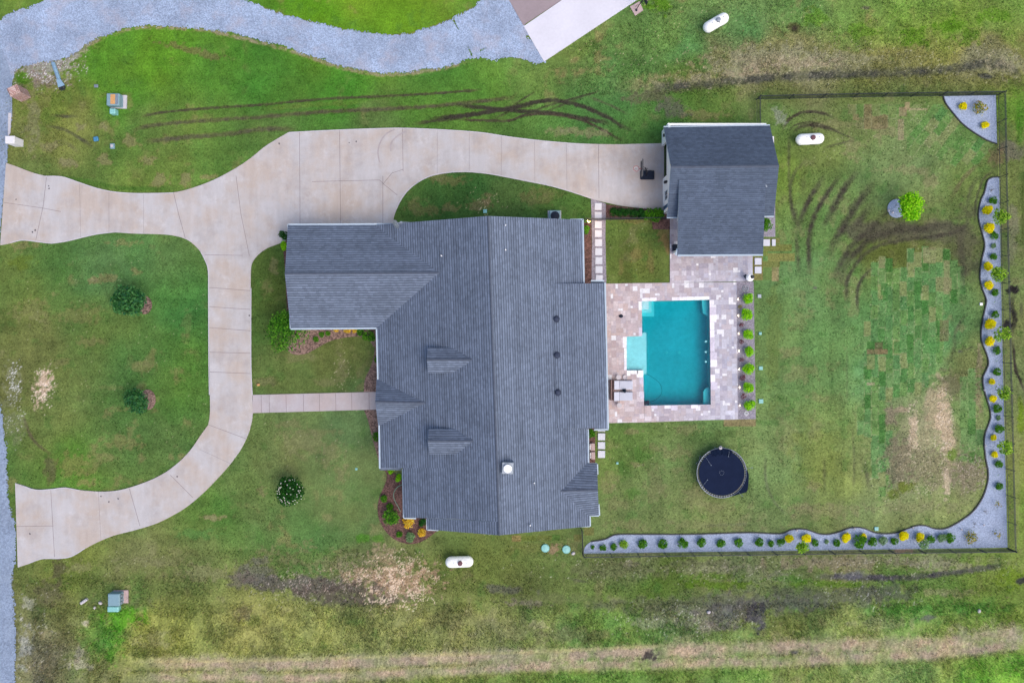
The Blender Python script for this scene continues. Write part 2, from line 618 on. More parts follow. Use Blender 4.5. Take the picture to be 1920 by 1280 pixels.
# ------------------------------------------------------------------ outlines (photo positions on the ground)
DRIVE = outline(
    [(12, 306), (30, 312), (62, 324), (85, 330)], [(85, 330), (117, 331)],
    [(117, 331), (150, 342), (180, 352), (212, 359), (250, 362), (290, 362), (326, 361), (360, 353), (400, 338), (440, 317), (470, 297), (500, 273), (542, 248)],
    [(542, 248), (620, 244), (700, 241), (755, 240), (830, 243), (900, 248), (960, 257), (1020, 264), (1080, 269), (1150, 271), (1200, 270), (1245, 269)],
    [(1245, 269), (1245, 394)],
    [(1245, 394), (1217, 392), (1190, 389), (1165, 386), (1150, 383), (1109, 373), (1070, 360), (1030, 349), (990, 341), (950, 333), (910, 326), (870, 323), (830, 326), (800, 334), (775, 349), (757, 368), (745, 390), (738, 410), (734, 440)],
    [(734, 440), (548, 440)],
    [(548, 440), (535, 452), (520, 458), (500, 466), (485, 477), (475, 489), (471, 503), (470, 540), (470, 600), (471, 680), (473, 740), (474, 775), (470, 800), (462, 822), (450, 845), (430, 872), (405, 900), (380, 925), (350, 950), (320, 968), (290, 982), (250, 994), (215, 1003), (185, 1015), (160, 1028), (135, 1043)],
    [(135, 1043), (110, 1047), (80, 1047), (55, 1056), (34, 1063)],
    [(34, 1063), (29, 905)],
    [(29, 905), (45, 910), (68, 917), (95, 916), (122, 913)],
    [(122, 913), (150, 918), (190, 921), (225, 918), (260, 908), (290, 896), (315, 882), (340, 862), (360, 840), (377, 815), (391, 796)],
    [(391, 796), (394, 775), (394, 740), (393, 660), (392, 600), (392, 550), (391, 508), (387, 490), (377, 473), (362, 457), (345, 447), (320, 441), (290, 439), (250, 438), (212, 436), (180, 440), (150, 447), (125, 453), (97, 457)],
    [(97, 457), (70, 454), (42, 451), (20, 456), (1, 460)], [(1, 460), (12, 306)])

GRAVEL = outline(
    [(-60, 70), (-20, 50), (10, 32), (40, 18), (80, 5), (110, -25)], [(110, -25), (430, -25)],
    [(430, -8), (455, 1), (480, 8), (520, 26), (560, 36), (600, 46), (650, 57), (700, 64), (750, 66), (790, 58), (830, 44), (860, 30), (890, 12), (915, -15)],
    [(915, -25), (945, -25), (1016, 112)],
    [(1024, 118), (1000, 124), (975, 120), (950, 114), (920, 114), (890, 110), (860, 118), (830, 127), (780, 134), (730, 138), (690, 134), (650, 127), (600, 112), (560, 98), (520, 84), (480, 75), (430, 62), (380, 55), (320, 51), (280, 49), (240, 53), (200, 66), (165, 82), (145, 98), (120, 110), (95, 116), (60, 122), (30, 132), (24, 150), (16, 172)],
    [(16, 172), (-60, 175)])
ROAD_TOP = outline([(-60, 100), (2, 92)], [(2, 92), (12, 115), (22, 150), (25, 190), (22, 225), (16, 260), (12, 310), (5, 380), (-3, 470)], [(-60, 475)])
ROAD_BOT = outline([(-60, 740), (-4, 745)], [(-4, 745), (4, 785), (9, 830), (12, 880), (15, 930), (20, 955), (27, 985), (30, 1040), (22, 1075), (24, 1120), (27, 1170), (29, 1220), (30, 1300), (32, 1400)], [(-60, 1400)])

BED = outline(
    [(1873, 332), (1861, 333), (1852, 338), (1848, 350), (1845, 362), (1838, 378), (1834, 400), (1836, 418), (1842, 440), (1846, 460), (1842, 480), (1838, 500), (1837, 522), (1841, 540), (1847, 555), (1849, 566), (1845, 585), (1841, 605), (1839, 622), (1840, 640), (1845, 652), (1851, 668), (1853, 682), (1848, 695), (1843, 706), (1843, 722), (1848, 742), (1855, 765), (1857, 782), (1852, 798), (1847, 812), (1845, 830), (1848, 860), (1852, 880), (1852, 900), (1845, 925), (1835, 944), (1822, 960), (1805, 973), (1785, 985), (1768, 991), (1750, 990), (1735, 985), (1718, 985), (1700, 991), (1680, 998), (1660, 1000), (1640, 998), (1620, 990), (1605, 988), (1590, 990), (1572, 997), (1553, 1001), (1535, 1000), (1515, 993), (1498, 991), (1482, 993), (1468, 999), (1450, 1000), (1400, 998), (1300, 1001), (1200, 1001), (1165, 1001), (1150, 1003), (1135, 1010), (1120, 1013), (1108, 1015), (1099, 1022), (1095, 1030), (1095, 1037)],
    [(1095, 1037), (1889, 1026)], [(1889, 1026), (1880, 680), (1873, 332)])
BED_EDGE = BED[:66 * 5 + 1]
CORNER = outline([(1768, 181), (1867, 179)], [(1867, 179), (1869, 270)], [(1869, 270), (1850, 263), (1825, 248), (1803, 231), (1785, 210), (1773, 194), (1768, 181)])
POOL = [(1203, 565), (1330, 562), (1333, 758), (1208, 760), (1206, 694), (1175, 694), (1175, 631), (1204, 630)]
POOL_CUT = [(1199, 561), (1334, 558), (1337, 762), (1204, 764), (1202, 698), (1171, 698), (1171, 627), (1200, 626)]

# ------------------------------------------------------------------ the ground: one sheet, coloured where it really differs
CELL = 0.09
xf = np.arange(-50.0, 50.001, CELL); yf = np.arange(-34.5, 34.501, CELL)
xs = np.concatenate([[-1500, -500, -200, -100, -65], xf, [65, 100, 200, 500, 1500]])
ys = np.concatenate([[-1500, -500, -200, -100, -50], yf, [50, 100, 200, 500, 1500]])
GX, GY = np.meshgrid(xs, ys)
PX = 960 + GX / SC
PY = 640 - GY / SC
anch = [
(600,30,88,150,26),(750,40,94,154,30),(650,10,100,155,35),(200,100,72,143,40),(300,110,78,148,36),(400,110,74,140,45),(250,160,74,140,42),(100,200,90,130,55),(60,250,110,135,75),
(150,240,105,130,66),(300,240,95,134,62),(500,230,90,130,62),(500,150,74,135,46),(650,150,68,140,42),(800,170,75,135,50),(900,150,84,144,52),(700,225,85,125,64),(400,300,84,136,58),(250,330,92,135,58),
(1000,150,92,143,64),(1100,80,95,140,62),(1150,130,85,140,66),(1250,60,88,142,66),(1300,90,78,145,74),(1400,40,80,145,75),(1500,30,86,150,70),(1600,40,96,154,66),(1700,40,105,160,60),(1800,60,100,155,50),(1900,40,106,155,62),
(1400,110,150,146,106),(1480,125,146,140,104),(1550,110,132,145,95),(1700,115,118,140,80),(1850,110,130,135,100),(1300,160,76,120,46),(1450,155,90,120,62),(1700,160,94,125,66),(1600,150,92,120,60),(1900,200,94,142,48),(1890,280,105,125,66),
(1150,200,80,130,66),(1200,240,80,125,56),(1350,210,88,125,55),
(100,500,84,125,60),(200,500,80,130,74),(300,480,75,130,70),(350,560,70,130,60),(150,600,85,125,60),(60,560,94,126,60),(250,650,80,125,60),(60,650,100,122,66),(120,750,90,126,66),(350,700,74,130,52),(200,850,90,130,66),(300,820,84,125,64),(150,880,78,140,50),(30,700,98,118,66),
(550,700,85,116,60),(620,660,90,115,60),(500,540,76,110,50),(650,800,86,130,80),(550,850,94,126,74),(650,870,100,130,78),(500,950,90,130,70),(620,940,95,131,75),(400,970,74,130,56),(350,1050,110,134,76),(250,1060,114,130,80),(120,1060,95,125,56),(80,1150,105,116,70),(250,1120,86,134,66),(600,1000,84,135,70),(500,1020,86,130,66),(700,1040,105,126,76),
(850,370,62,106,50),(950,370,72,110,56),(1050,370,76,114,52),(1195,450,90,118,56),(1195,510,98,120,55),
(1160,830,90,125,60),(1230,870,105,134,76),(1200,950,105,130,76),(1300,960,110,135,80),(1450,850,104,140,84),(1450,600,96,135,76),(1480,700,105,140,80),(1550,650,100,143,80),(1560,800,115,145,80),(1550,900,120,145,75),(1500,540,110,150,90),(1500,450,105,140,75),(1460,330,100,130,52),
(1550,300,105,130,66),(1600,340,110,140,76),(1650,320,118,145,88),(1750,340,120,145,86),(1600,240,110,135,76),(1700,290,120,145,90),(1800,350,110,130,66),(1700,430,95,110,62),(1680,480,92,114,46),(1800,450,100,110,66),(1700,560,86,143,80),(1650,700,96,148,92),(1750,650,96,148,88),(1820,780,110,150,90),(1750,800,160,158,118),(1700,880,142,150,104),(1800,900,125,136,95),(1650,930,120,145,90),(1780,940,125,145,86),(1500,960,110,135,80),(1820,700,110,122,70),
(1905,350,110,126,66),(1905,700,120,134,80),(1905,850,130,146,70),(1905,950,114,142,60),
(900,1080,95,125,62),(1000,1100,90,115,60),(1200,1060,114,130,80),(1400,1060,116,130,86),(1600,1055,120,130,80),(1250,1110,90,120,46),(1500,1140,86,110,62),(1700,1120,100,134,62),(1850,1120,115,140,60),(1800,1150,100,140,60),
(300,1180,125,140,70),(450,1170,130,140,76),(600,1180,130,145,80),(750,1180,125,140,80),(900,1190,124,135,80),(1000,1180,110,130,70),(1150,1170,100,130,60),(1300,1160,96,120,70),(1450,1180,105,125,66),(1600,1190,120,140,76),(1800,1190,130,145,80),
(1100,1275,90,135,60),(700,1275,110,125,76),(1400,1270,100,135,66),(1650,1275,118,145,84),(1880,1265,95,150,52),(100,1220,118,116,84),(200,1200,92,140,60),(200,1275,120,130,80)]
AN = np.array(anch, dtype=float)
gx = np.arange(-120, 2050, 12.0); gy = np.arange(-120, 1410, 12.0)
CX, CY = np.meshgrid(gx, gy)
acc = np.zeros(CX.shape + (3,)); wt = np.zeros(CX.shape)
for a in AN:
    w = 1.0 / (((CX - a[0]) ** 2 + (CY - a[1]) ** 2) / 900.0 + 0.6) ** 1.7
    acc += w[..., None] * a[2:5]; wt += w
acc /= wt[..., None]
wx = PX + (fbm(PX, PY, 70, 1) - .5) * 80; wy = PY + (fbm(PX, PY, 70, 51) - .5) * 80
u = np.clip((wx - gx[0]) / 12, 0, len(gx) - 1.001); v = np.clip((wy - gy[0]) / 12, 0, len(gy) - 1.001)
iu = u.astype(int); iv = v.astype(int); fu = (u - iu)[..., None]; fv = (v - iv)[..., None]
G = (acc[iv, iu] * (1 - fu) + acc[iv, iu + 1] * fu) * (1 - fv) + (acc[iv + 1, iu] * (1 - fu) + acc[iv + 1, iu + 1] * fu) * fv
ROUGH = np.full(PX.shape, .22)
ZZ = np.zeros(PX.shape)
# mottling of the turf: darker tufts, yellower patches
m1 = fbm(PX, PY, 46, 5, 5); m2 = fbm(PX, PY, 120, 9, 4); m3 = fbm(PX, PY, 14, 13, 3)
G *= 1.035 * (1 + (m1 - .5)[..., None] * .25)
G += ((m2 - .5) * 42)[..., None] * np.array([.9, .25, .1])
G *= (1 + (m3 - .5)[..., None] * .16)
# worn straw patches and thin spots scattered over the turf
wn_ = fbm(PX, PY, 22, 101, 4); wm_ = fbm(PX, PY, 110, 111, 3)
wf_ = np.clip((wn_ - .60) * 7, 0, 1) * np.clip((wm_ - .40) * 5, 0, 1) * .42
G = G * (1 - wf_[..., None]) + np.array([150, 140, 100.]) * wf_[..., None]
wf_ = np.clip((.36 - wn_) * 8, 0, 1) * .30
G = G * (1 - wf_[..., None]) + np.array([66, 122, 52.]) * wf_[..., None]
# mower stripes
G *= (1 + .025 * np.sign(np.sin(PX / 9.0)) * (PX > 1130) * (PY > 300) * (PY < 1000))[..., None]
G *= (1 + .02 * np.sin((PY + PX * .05) / 5.5) * (PX < 480))[..., None]


def win(x0, y0, x1, y1, pad=0):
    i0 = np.searchsorted(-PY[:, 0], -(y1 + pad)); i1 = np.searchsorted(-PY[:, 0], -(y0 - pad))
    j0 = np.searchsorted(PX[0], x0 - pad); j1 = np.searchsorted(PX[0], x1 + pad)
    return slice(i0, i1), slice(j0, j1)


def lay(sl, f, col, rough=None):
    f = np.clip(f, 0, 1)
    G[sl] = G[sl] * (1 - f[..., None]) + np.array(col, dtype=float) * f[..., None]
    if rough is not None: ROUGH[sl] = ROUGH[sl] * (1 - f) + rough * f


def blob(cx, cy, rx, ry, col, amt=.7, rot=0, nz=.9, ns=12, rough=None, seed=None, hard=2.0):
    seed = int(cx * 3 + cy * 7) if seed is None else seed
    r = max(rx, ry) * 1.7
    sl = win(cx - r, cy - r, cx + r, cy + r)
    X = PX[sl] - cx; Y = PY[sl] - cy
    c, s = math.cos(R(rot)), math.sin(R(rot))
    d = np.hypot((X * c + Y * s) / rx, (-X * s + Y * c) / ry)
    n = fbm(PX[sl], PY[sl], ns, seed, 4)
    lay(sl, np.clip((1.15 - d + (n - .5) * 2 * nz) * hard, 0, 1) * amt, col, rough)


def stroke(pts, w, col=(80, 74, 64), amt=.8, soft=.6, nz=.5, dz=0.0, ns=9, rough=None, sm=True):
    if sm and len(pts) > 2: pts = smooth_line(pts, 4)
    xsn = [p[0] for p in pts]; ysn = [p[1] for p in pts]
    sl = win(min(xsn), min(ysn), max(xsn), max(ysn), w * 2 + 3)
    X, Y = PX[sl], PY[sl]
    d = dline(X, Y, pts)
    n = fbm(X, Y, ns, int(pts[0][0] + pts[0][1] * 5), 3)
    d = d + (fbm(X, Y, 6, int(pts[0][0]) + 31, 3) - .5) * w * .6
    e = np.hypot(X - pts[0][0], Y - pts[0][1]) ; e2 = np.hypot(X - pts[-1][0], Y - pts[-1][1])
    fade = np.clip(np.minimum(e, e2) / (w * 4 + 6), .0, 1)
    f = np.clip((w * .5 - d) / (w * .5 * soft + .6) + .5, 0, 1) * np.clip(1 + (n - .5) * 2 * nz, 0, 1.3) * fade
    lay(sl, f * amt, col, rough)
    if dz: ZZ[sl] = np.minimum(ZZ[sl], -dz * np.clip(f, 0, 1))


MUD = (82, 76, 66)
# ---- field and ditch texture outside the lawn
for sl, rr in ((win(-60, 1085, 1960, 1300), .95), (win(1060, -40, 1960, 175), .8), (win(-60, 1040, 500, 1100), .7), (win(1060, 1038, 1960, 1090), .75), (win(1892, 160, 1960, 1300), .75)):
    ROUGH[sl] = np.maximum(ROUGH[sl], rr)
stroke([(1140, 165), (1300, 148), (1420, 132), (1560, 118), (1680, 110)], 26, (176, 158, 128), .62, 1.2, 1.6, ns=10, rough=.95)
stroke([(1200, 168), (1350, 155), (1500, 142), (1640, 137), (1760, 132), (1850, 118), (1900, 130), (1915, 180)], 15, (92, 96, 84), .75, 1.0, .9, .05, 18, .7)
blob(1890, 120, 34, 22, (172, 160, 128), .6, 0, 1.4, 8, .95)
blob(1260, 200, 30, 14, (112, 108, 98), .7, 20, 1.2, 9, .8)
blob(1215, 180, 45, 12, (110, 102, 84), .6, -10, 1.3, 8, .9)
blob(1320, 215, 40, 9, (160, 140, 96), .5, 0, 1.2, 8)
blob(1850, 143, 16, 5, (84, 88, 84), .8, 8, .5)
blob(1490, 52, 12, 10, (78, 84, 52), .85, 0, .5)
blob(1490, 53, 5, 4, (70, 60, 50), .9)
blob(1625, 14, 12, 5, (96, 110, 90), .8)
for x, y, a in ((1530, 30, .5), (1620, 60, .5), (1780, 50, .8), (1860, 30, .6), (1720, 70, .7), (1820, 70, .6), (1240, 12, .8)):
    blob(x, y, 26, 16, (80, 150, 28), a, 0, 1.2, 12)
stroke([(600, 205), (760, 170)], 8, (70, 135, 40), .3)
blob(1420, 108, 95, 20, (172, 158, 130), .5, -4, 1.6, 9, .95)
blob(1570, 112, 90, 17, (160, 150, 116), .45, 0, 1.6, 9, .95)
# ---- upper left verge
blob(85, 125, 52, 24, (172, 168, 166), .8, -12, 1.5, 6, 1.0)
blob(75, 150, 40, 14, (150, 130, 112), .7, 10, 1.5, 6, 1.0)
blob(140, 100, 30, 12, (165, 160, 150), .7, -35, 1.5, 5, 1.0)
blob(45, 146, 15, 10, (76, 140, 34), .9)
stroke([(150, 92), (200, 68), (260, 52), (330, 52), (400, 60), (480, 78), (560, 100), (640, 127), (730, 140), (820, 130), (890, 114)], 7, (176, 156, 130), .65, 1.0, 1.8, ns=8, rough=1)
stroke([(470, 8), (560, 38), (680, 64), (760, 66), (850, 36), (900, 6)], 6, (150, 130, 96), .55, 1.0, 1.6, ns=8, rough=1)
blob(360, 95, 60, 7, (120, 110, 80), .6, 14, 1.3, 8, .9)
blob(60, 220, 14, 60, (140, 140, 104), .6, 0, 1.2, 8, .8)
stroke([(90, 215), (120, 218), (150, 219)], 5, MUD, .7)
stroke([(80, 235), (110, 240), (135, 250), (160, 266), (180, 280)], 6, MUD, .6)
stroke([(110, 262), (135, 275), (150, 290)], 7, (110, 92, 76), .5)
for x, y, rx, ry in ((150, 238, 12, 7), (188, 238, 10, 9), (245, 265, 14, 12), (195, 300, 16, 10), (280, 300, 14, 8), (300, 340, 14, 16), (348, 335, 9, 14), (95, 275, 16, 9), (130, 305, 18, 8), (390, 332, 14, 5)):
    blob(x, y, rx, ry, (158, 140, 104), .55, 0, 1.2, 8, .8)
stroke([(90, 330), (150, 338), (220, 352), (300, 354), (340, 350)], 8, (64, 120, 42), .6, 1, .6)
# ---- tyre tracks above the driveway
stroke([(262, 219), (300, 211), (400, 202), (480, 197), (600, 186), (700, 181), (800, 176), (905, 168)], 4.5, (84, 80, 62), .85, .5, .5, .03)
stroke([(242, 247), (290, 234), (400, 225), (480, 220), (600, 210), (700, 205), (800, 200), (870, 193), (970, 182)], 6.5, (96, 92, 70), .78, .8, .5, .03)
stroke([(265, 266), (350, 257), (440, 250), (480, 243), (560, 241)], 8, (98, 94, 74), .75, .8, .5, .03)
stroke([(480, 205), (600, 195), (700, 190)], 9, (112, 138, 60), .35)
DK = (70, 66, 56)
stroke([(800, 224), (870, 216), (920, 209), (960, 202), (1000, 192), (1040, 188), (1080, 196), (1115, 208), (1145, 223), (1165, 236), (1190, 246)], 7.5, DK, .92, .4, .3, .04)
stroke([(850, 196), (900, 201), (940, 205), (980, 208), (1040, 212), (1090, 221), (1150, 232)], 7, DK, .9, .4, .3, .04)
stroke([(770, 232), (850, 222), (900, 213), (950, 203), (1010, 196)], 6, DK, .75, .5, .3, .03)
stroke([(860, 224), (920, 226), (955, 226), (985, 216), (1030, 214), (1080, 222), (1120, 238), (1170, 266)], 4.5, (84, 72, 60), .85, .5, .4, .03)
stroke([(958, 200), (980, 186), (1006, 171)], 3.5, DK, .7)
stroke([(955, 228), (1000, 208), (1055, 190), (1130, 170)], 3.5, DK, .7)
stroke([(1020, 212), (1060, 194), (1100, 180)], 4, DK, .5)
stroke([(925, 224), (950, 211), (970, 206)], 4, DK, .7)
stroke([(1100, 180), (1150, 200), (1180, 216)], 4, (90, 88, 70), .6)
blob(1110, 250, 45, 9, (150, 138, 104), .6, 6, 1.1, 8, .8)
blob(1050, 246, 24, 8, (150, 145, 112), .5, 0, 1.1, 8)
# ---- front lawn wear
for x, y, rx, ry, a in ((195, 522, 22, 9, .5), (175, 527, 9, 7, .6), (255, 508, 8, 8, .5), (235, 455, 26, 6, .4), (45, 462, 22, 9, .5), (60, 580, 34, 22, .35), (150, 590, 34, 18, .3), (135, 870, 34, 22, .4), (230, 830, 30, 14, .4), (250, 765, 22, 6, .35), (270, 690, 20, 12, .35), (115, 680, 18, 6, .35), (165, 640, 20, 8, .35), (350, 605, 10, 22, .2), (160, 905, 20, 7, .5)):
    blob(x, y, rx, ry, (150, 138, 96), a, 0, 1.2, 7, .7)
blob(80, 725, 13, 30, (215, 185, 158), .9, 15, 1.7, 5, 1.0)
blob(22, 715, 13, 30, (150, 156, 140), .45, 0, 1.8, 5, 1.0)
blob(22, 790, 18, 36, (130, 146, 120), .4, -25, 1.8, 5, 1.0)
stroke([(42, 776), (55, 812), (72, 835), (98, 852)], 5, (104, 92, 68), .8, .8, .5, .02)
blob(94, 880, 12, 26, (96, 100, 66), .75, 0, .8, 9, .6)
blob(40, 490, 22, 14, (96, 128, 40), .5)
# ---- around the house
for x, y, rx, ry, a in ((512, 500, 9, 14, .5), (500, 540, 10, 16, .35), (560, 668, 30, 10, .4), (640, 690, 10, 26, .4), (500, 715, 22, 8, .4), (610, 715, 24, 8, .35), (570, 830, 40, 22, .35), (620, 850, 22, 22, .35), (640, 885, 14, 14, .4), (540, 795, 30, 8, .35), (490, 920, 8, 10, .5), (590, 810, 50, 6, .25)):
    blob(x, y, rx, ry, (142, 132, 98), a, 0, 1.2, 8, .6)
for x, y, rx, ry, a in ((845, 338, 30, 8, .4), (800, 395, 30, 10, .4), (895, 382, 22, 12, .65), (915, 375, 10, 10, .6), (845, 390, 14, 8, .5), (770, 385, 10, 12, .4), (1000, 375, 26, 12, .35), (1020, 362, 26, 10, .3)):
    blob(x, y, rx, ry, (138, 118, 84), a, 0, 1.3, 7, .7)
for x, y, rx, ry, a in ((1245, 450, 12, 10, .8), (1252, 462, 6, 14, .8), (1195, 475, 14, 14, .4), (1220, 490, 6, 22, .4), (1165, 500, 6, 18, .35), (1190, 415, 30, 4, .45), (1245, 437, 14, 8, .55)):
    blob(x, y, rx, ry, (156, 124, 76), a, 0, .9, 7, .5)
for x, y, rx, ry, a in ((1185, 810, 20, 6, .5), (1225, 840, 22, 9, .4), (1290, 805, 26, 8, .35), (1150, 895, 14, 14, .35), (1195, 870, 10, 6, .5), (1270, 850, 24, 14, .35), (1140, 915, 14, 12, .4), (1230, 910, 20, 30, .3), (1160, 945, 26, 12, .3), (1340, 950, 30, 10, .3), (1300, 930, 18, 20, .25), (1180, 985, 34, 10, .35), (1320, 985, 60, 9, .25)):
    blob(x, y, rx, ry, (150, 135, 96), a, 0, 1.2, 8, .6)
blob(1205, 850, 20, 14, (72, 122, 48), .5); blob(1170, 880, 14, 20, (72, 122, 48), .35); blob(1185, 925, 12, 10, (74, 128, 48), .5)
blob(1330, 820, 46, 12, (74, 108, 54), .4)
# sod strips under the patio end and beside the house
for (x0, y0, x1, y1, c) in ((1358, 786, 1418, 799, (160, 135, 96)), (1340, 806, 1380, 820, (92, 122, 66)), (960, 1003, 977, 1015, (166, 134, 84)), (978, 1003, 1005, 1012, (96, 118, 50)), (1034, 1002, 1050, 1012, (70, 112, 48)), (1006, 1003, 1034, 1013, (104, 120, 58)), (1076, 1002, 1092, 1014, (128, 124, 66)), (1095, 988, 1114, 1004, (124, 122, 66)), (1440, 475, 1490, 490, (150, 142, 74)), (1432, 458, 1484, 470, (132, 132, 66)), (1412, 480, 1430, 526, (150, 128, 74)), (1430, 490, 1462, 500, (128, 128, 66)), (1430, 500, 1456, 526, (104, 134, 70)), (1448, 500, 1460, 528, (176, 150, 106)), (1432, 446, 1462, 455, (140, 128, 70)), (1430, 470, 1440, 480, (120, 132, 60))):
    sl = win(x0, y0, x1, y1)
    lay(sl, .75 + .2 * (fbm(PX[sl], PY[sl], 8, 3) - .5), c, .5)

# ---- back lawn: laid sod, mud, bare soil
def sod(poly, w, h, ang, seed, pal, amt=.84):
    xsn = [p[0] for p in poly]; ysn = [p[1] for p in poly]
    sl = win(min(xsn), min(ysn), max(xsn), max(ysn))
    X, Y = PX[sl], PY[sl]
    wob = (fbm(X, Y, 30, seed + 3) - .5) * 4
    c, s = math.cos(R(ang)), math.sin(R(ang))
    U = (X * c + Y * s + wob); V = (-X * s + Y * c + wob)
    ci = np.floor(U / w); off = hsh(ci, ci * 0, seed) * h
    cj = np.floor((V + off) / h)
    ins = inpoly((ci + .5) * w * c - ((cj + .5) * h - off) * s, (ci + .5) * w * s + ((cj + .5) * h - off) * c, poly)
    r1 = hsh(ci, cj, seed + 1)
    cc = np.array(pal, dtype=float)[(r1 * len(pal)).astype(int) % len(pal)]
    f = ins * amt
    lay(sl, f, (0, 0, 0)) if False else None
    G[sl] = G[sl] * (1 - f[..., None]) + cc * f[..., None] * (1 + (m3[sl] - .5)[..., None] * .25)
    du = np.minimum((U / w) % 1, 1 - (U / w) % 1) * w; dv = np.minimum(((V + off) / h) % 1, 1 - ((V + off) / h) % 1) * h
    seam = np.clip(1.3 - np.minimum(du, dv), 0, 1) * ins
    n = fbm(X, Y, 7, seed + 8, 3)
    lay(sl, seam * np.clip((n - .42) * 6, 0, 1) * .5, (168, 172, 130))
    lay(sl, seam * np.clip((.45 - n) * 6, 0, 1) * .4, (62, 92, 50))
GP = [(a_ + 4, b_ + 1, c_ - 6) for a_, b_, c_ in [(86, 142, 88), (92, 148, 90), (76, 136, 76), (98, 152, 96), (96, 146, 84), (84, 140, 88), (106, 154, 98), (64, 126, 64), (102, 150, 88), (92, 144, 88), (134, 152, 102)]]
# brown wheel ground
blob(1690, 432, 120, 22, (100, 96, 78), .75, 2, .8, 24, .5)
blob(1670, 480, 70, 26, (92, 104, 48), .7, 0, .8, 20)
blob(1810, 460, 26, 60, (100, 98, 74), .6, 0, 1, 16, .5)
sod([(1637, 488), (1700, 496), (1702, 462), (1782, 462), (1784, 490), (1812, 508), (1812, 552), (1765, 560), (1764, 692), (1740, 715), (1715, 745), (1655, 758), (1657, 800), (1672, 815), (1674, 900), (1662, 930), (1645, 925), (1630, 806), (1600, 800), (1600, 775), (1624, 760), (1624, 606), (1637, 600)], 13.5, 27, 0, 4, GP)
sod([(1806, 690), (1835, 690), (1850, 780), (1845, 870), (1812, 870), (1795, 840), (1806, 780)], 15, 32, 0, 14, GP, .7)
sod([(1590, 195), (1700, 195), (1700, 225), (1660, 242), (1620, 240), (1590, 215)], 15, 26, 0, 21, [(120, 142, 84), (134, 140, 90), (98, 140, 72), (140, 120, 84), (112, 140, 80)], .7)
sod([(1700, 205), (1765, 195), (1805, 235), (1850, 268), (1865, 275), (1850, 300), (1810, 320), (1760, 290), (1700, 290)], 15, 28, 38, 25, [(98, 146, 76), (78, 140, 74), (114, 148, 84), (134, 150, 96), (88, 144, 70)], .75)
for x0, y0, x1, y1, c in ((1730, 464, 1754, 494, (160, 152, 108)), (1755, 520, 1784, 545, (150, 148, 100)), (1770, 488, 1782, 552, (156, 150, 106)), (1799, 535, 1812, 552, (70, 136, 66)), (1652, 530, 1664, 554, (70, 130, 64)), (1626, 640, 1662, 655, (62, 118, 52)), (1640, 641, 1655, 656, (112, 98, 72)), (1676, 640, 1690, 662, (66, 132, 64)), (1730, 640, 1762, 662, (84, 146, 76)), (1626, 655, 1664, 664, (150, 116, 84)), (1626, 666, 1640, 692, (140, 150, 96)), (1625, 716, 1640, 722, (186, 170, 136)), (1685, 200, 1700, 218, (170, 144, 110)), (1696, 192, 1706, 206, (188, 160, 122)), (1706, 203, 1740, 206, (190, 168, 130)), (1684, 224, 1694, 262, (180, 158, 122)), (1648, 481, 1660, 502, (150, 142, 100)), (1655, 545, 1665, 565, (68, 132, 62)), (1600, 214, 1610, 226, (150, 130, 90)), (1763, 600, 1780, 640, (130, 120, 84))):
    sl = win(x0, y0, x1, y1)
    lay(sl, .66 + .5 * (fbm(PX[sl], PY[sl], 8, 5) - .5), c)
# bare soil to the lower right
blob(1752, 755, 24, 50, (190, 170, 134), .75, 12, 1.0, 16, .8)
blob(1772, 800, 15, 62, (206, 182, 148), .9, -8, .9, 10, .9)
blob(1712, 810, 8, 46, (205, 182, 150), .85, 4, 1.0, 8, 1)
blob(1685, 870, 22, 50, (130, 118, 96), .7, 0, 1.2, 8, 1)
blob(1740, 870, 60, 34, (150, 140, 106), .6, 0, 1.5, 6, 1)
blob(1775, 900, 7, 30, (208, 186, 156), .8, 0, 1.2, 6, 1)
blob(1822, 885, 34, 30, (144, 128, 108), .6, 0, 1.4, 6, 1)
blob(1670, 780, 12, 20, (140, 128, 104), .8, 0, .7, 8, .6)
blob(1690, 768, 12, 6, (180, 156, 130), .7)
blob(1785, 720, 26, 18, (118, 112, 84), .6, 40, 1.1, 9, .7)
blob(1838, 680, 7, 30, (160, 140, 112), .6, 0, 1.6, 5, 1)
blob(1835, 745, 6, 26, (156, 136, 104), .6, 0, 1.6, 5, 1)
blob(1700, 950, 90, 12, (150, 146, 104), .4, 0, 1.6, 7, .9)
blob(1700, 912, 18, 12, (104, 128, 36), .7); blob(1680, 925, 14, 10, (100, 125, 40), .6)
blob(1785, 855, 9, 14, (100, 140, 50), .7)
for x, y, rx, ry, a in ((1500, 700, 30, 14, .3), (1480, 820, 18, 40, .25), (1530, 805, 14, 26, .3), (1530, 910, 12, 8, .5), (1550, 960, 60, 12, .35), (1500, 950, 20, 8, .4), (1480, 660, 20, 10, .4), (1530, 745, 22, 8, .3), (1600, 280, 16, 22, .45), (1560, 235, 40, 10, .35), (1655, 245, 22, 12, .5), (1705, 318, 50, 8, .4), (1600, 560, 14, 40, .3), (1500, 600, 20, 20, .25), (1530, 950, 22, 8, .3), (1745, 340, 12, 12, .45), (1465, 440, 10, 20, .3)):
    blob(x, y, rx, ry, (160, 144, 104), a, 0, 1.2, 8, .7)
blob(1530, 850, 50, 60, (128, 146, 66), .4, 0, .8, 20)
blob(1450, 640, 14, 120, (112, 132, 66), .4)
TR = (78, 74, 62)
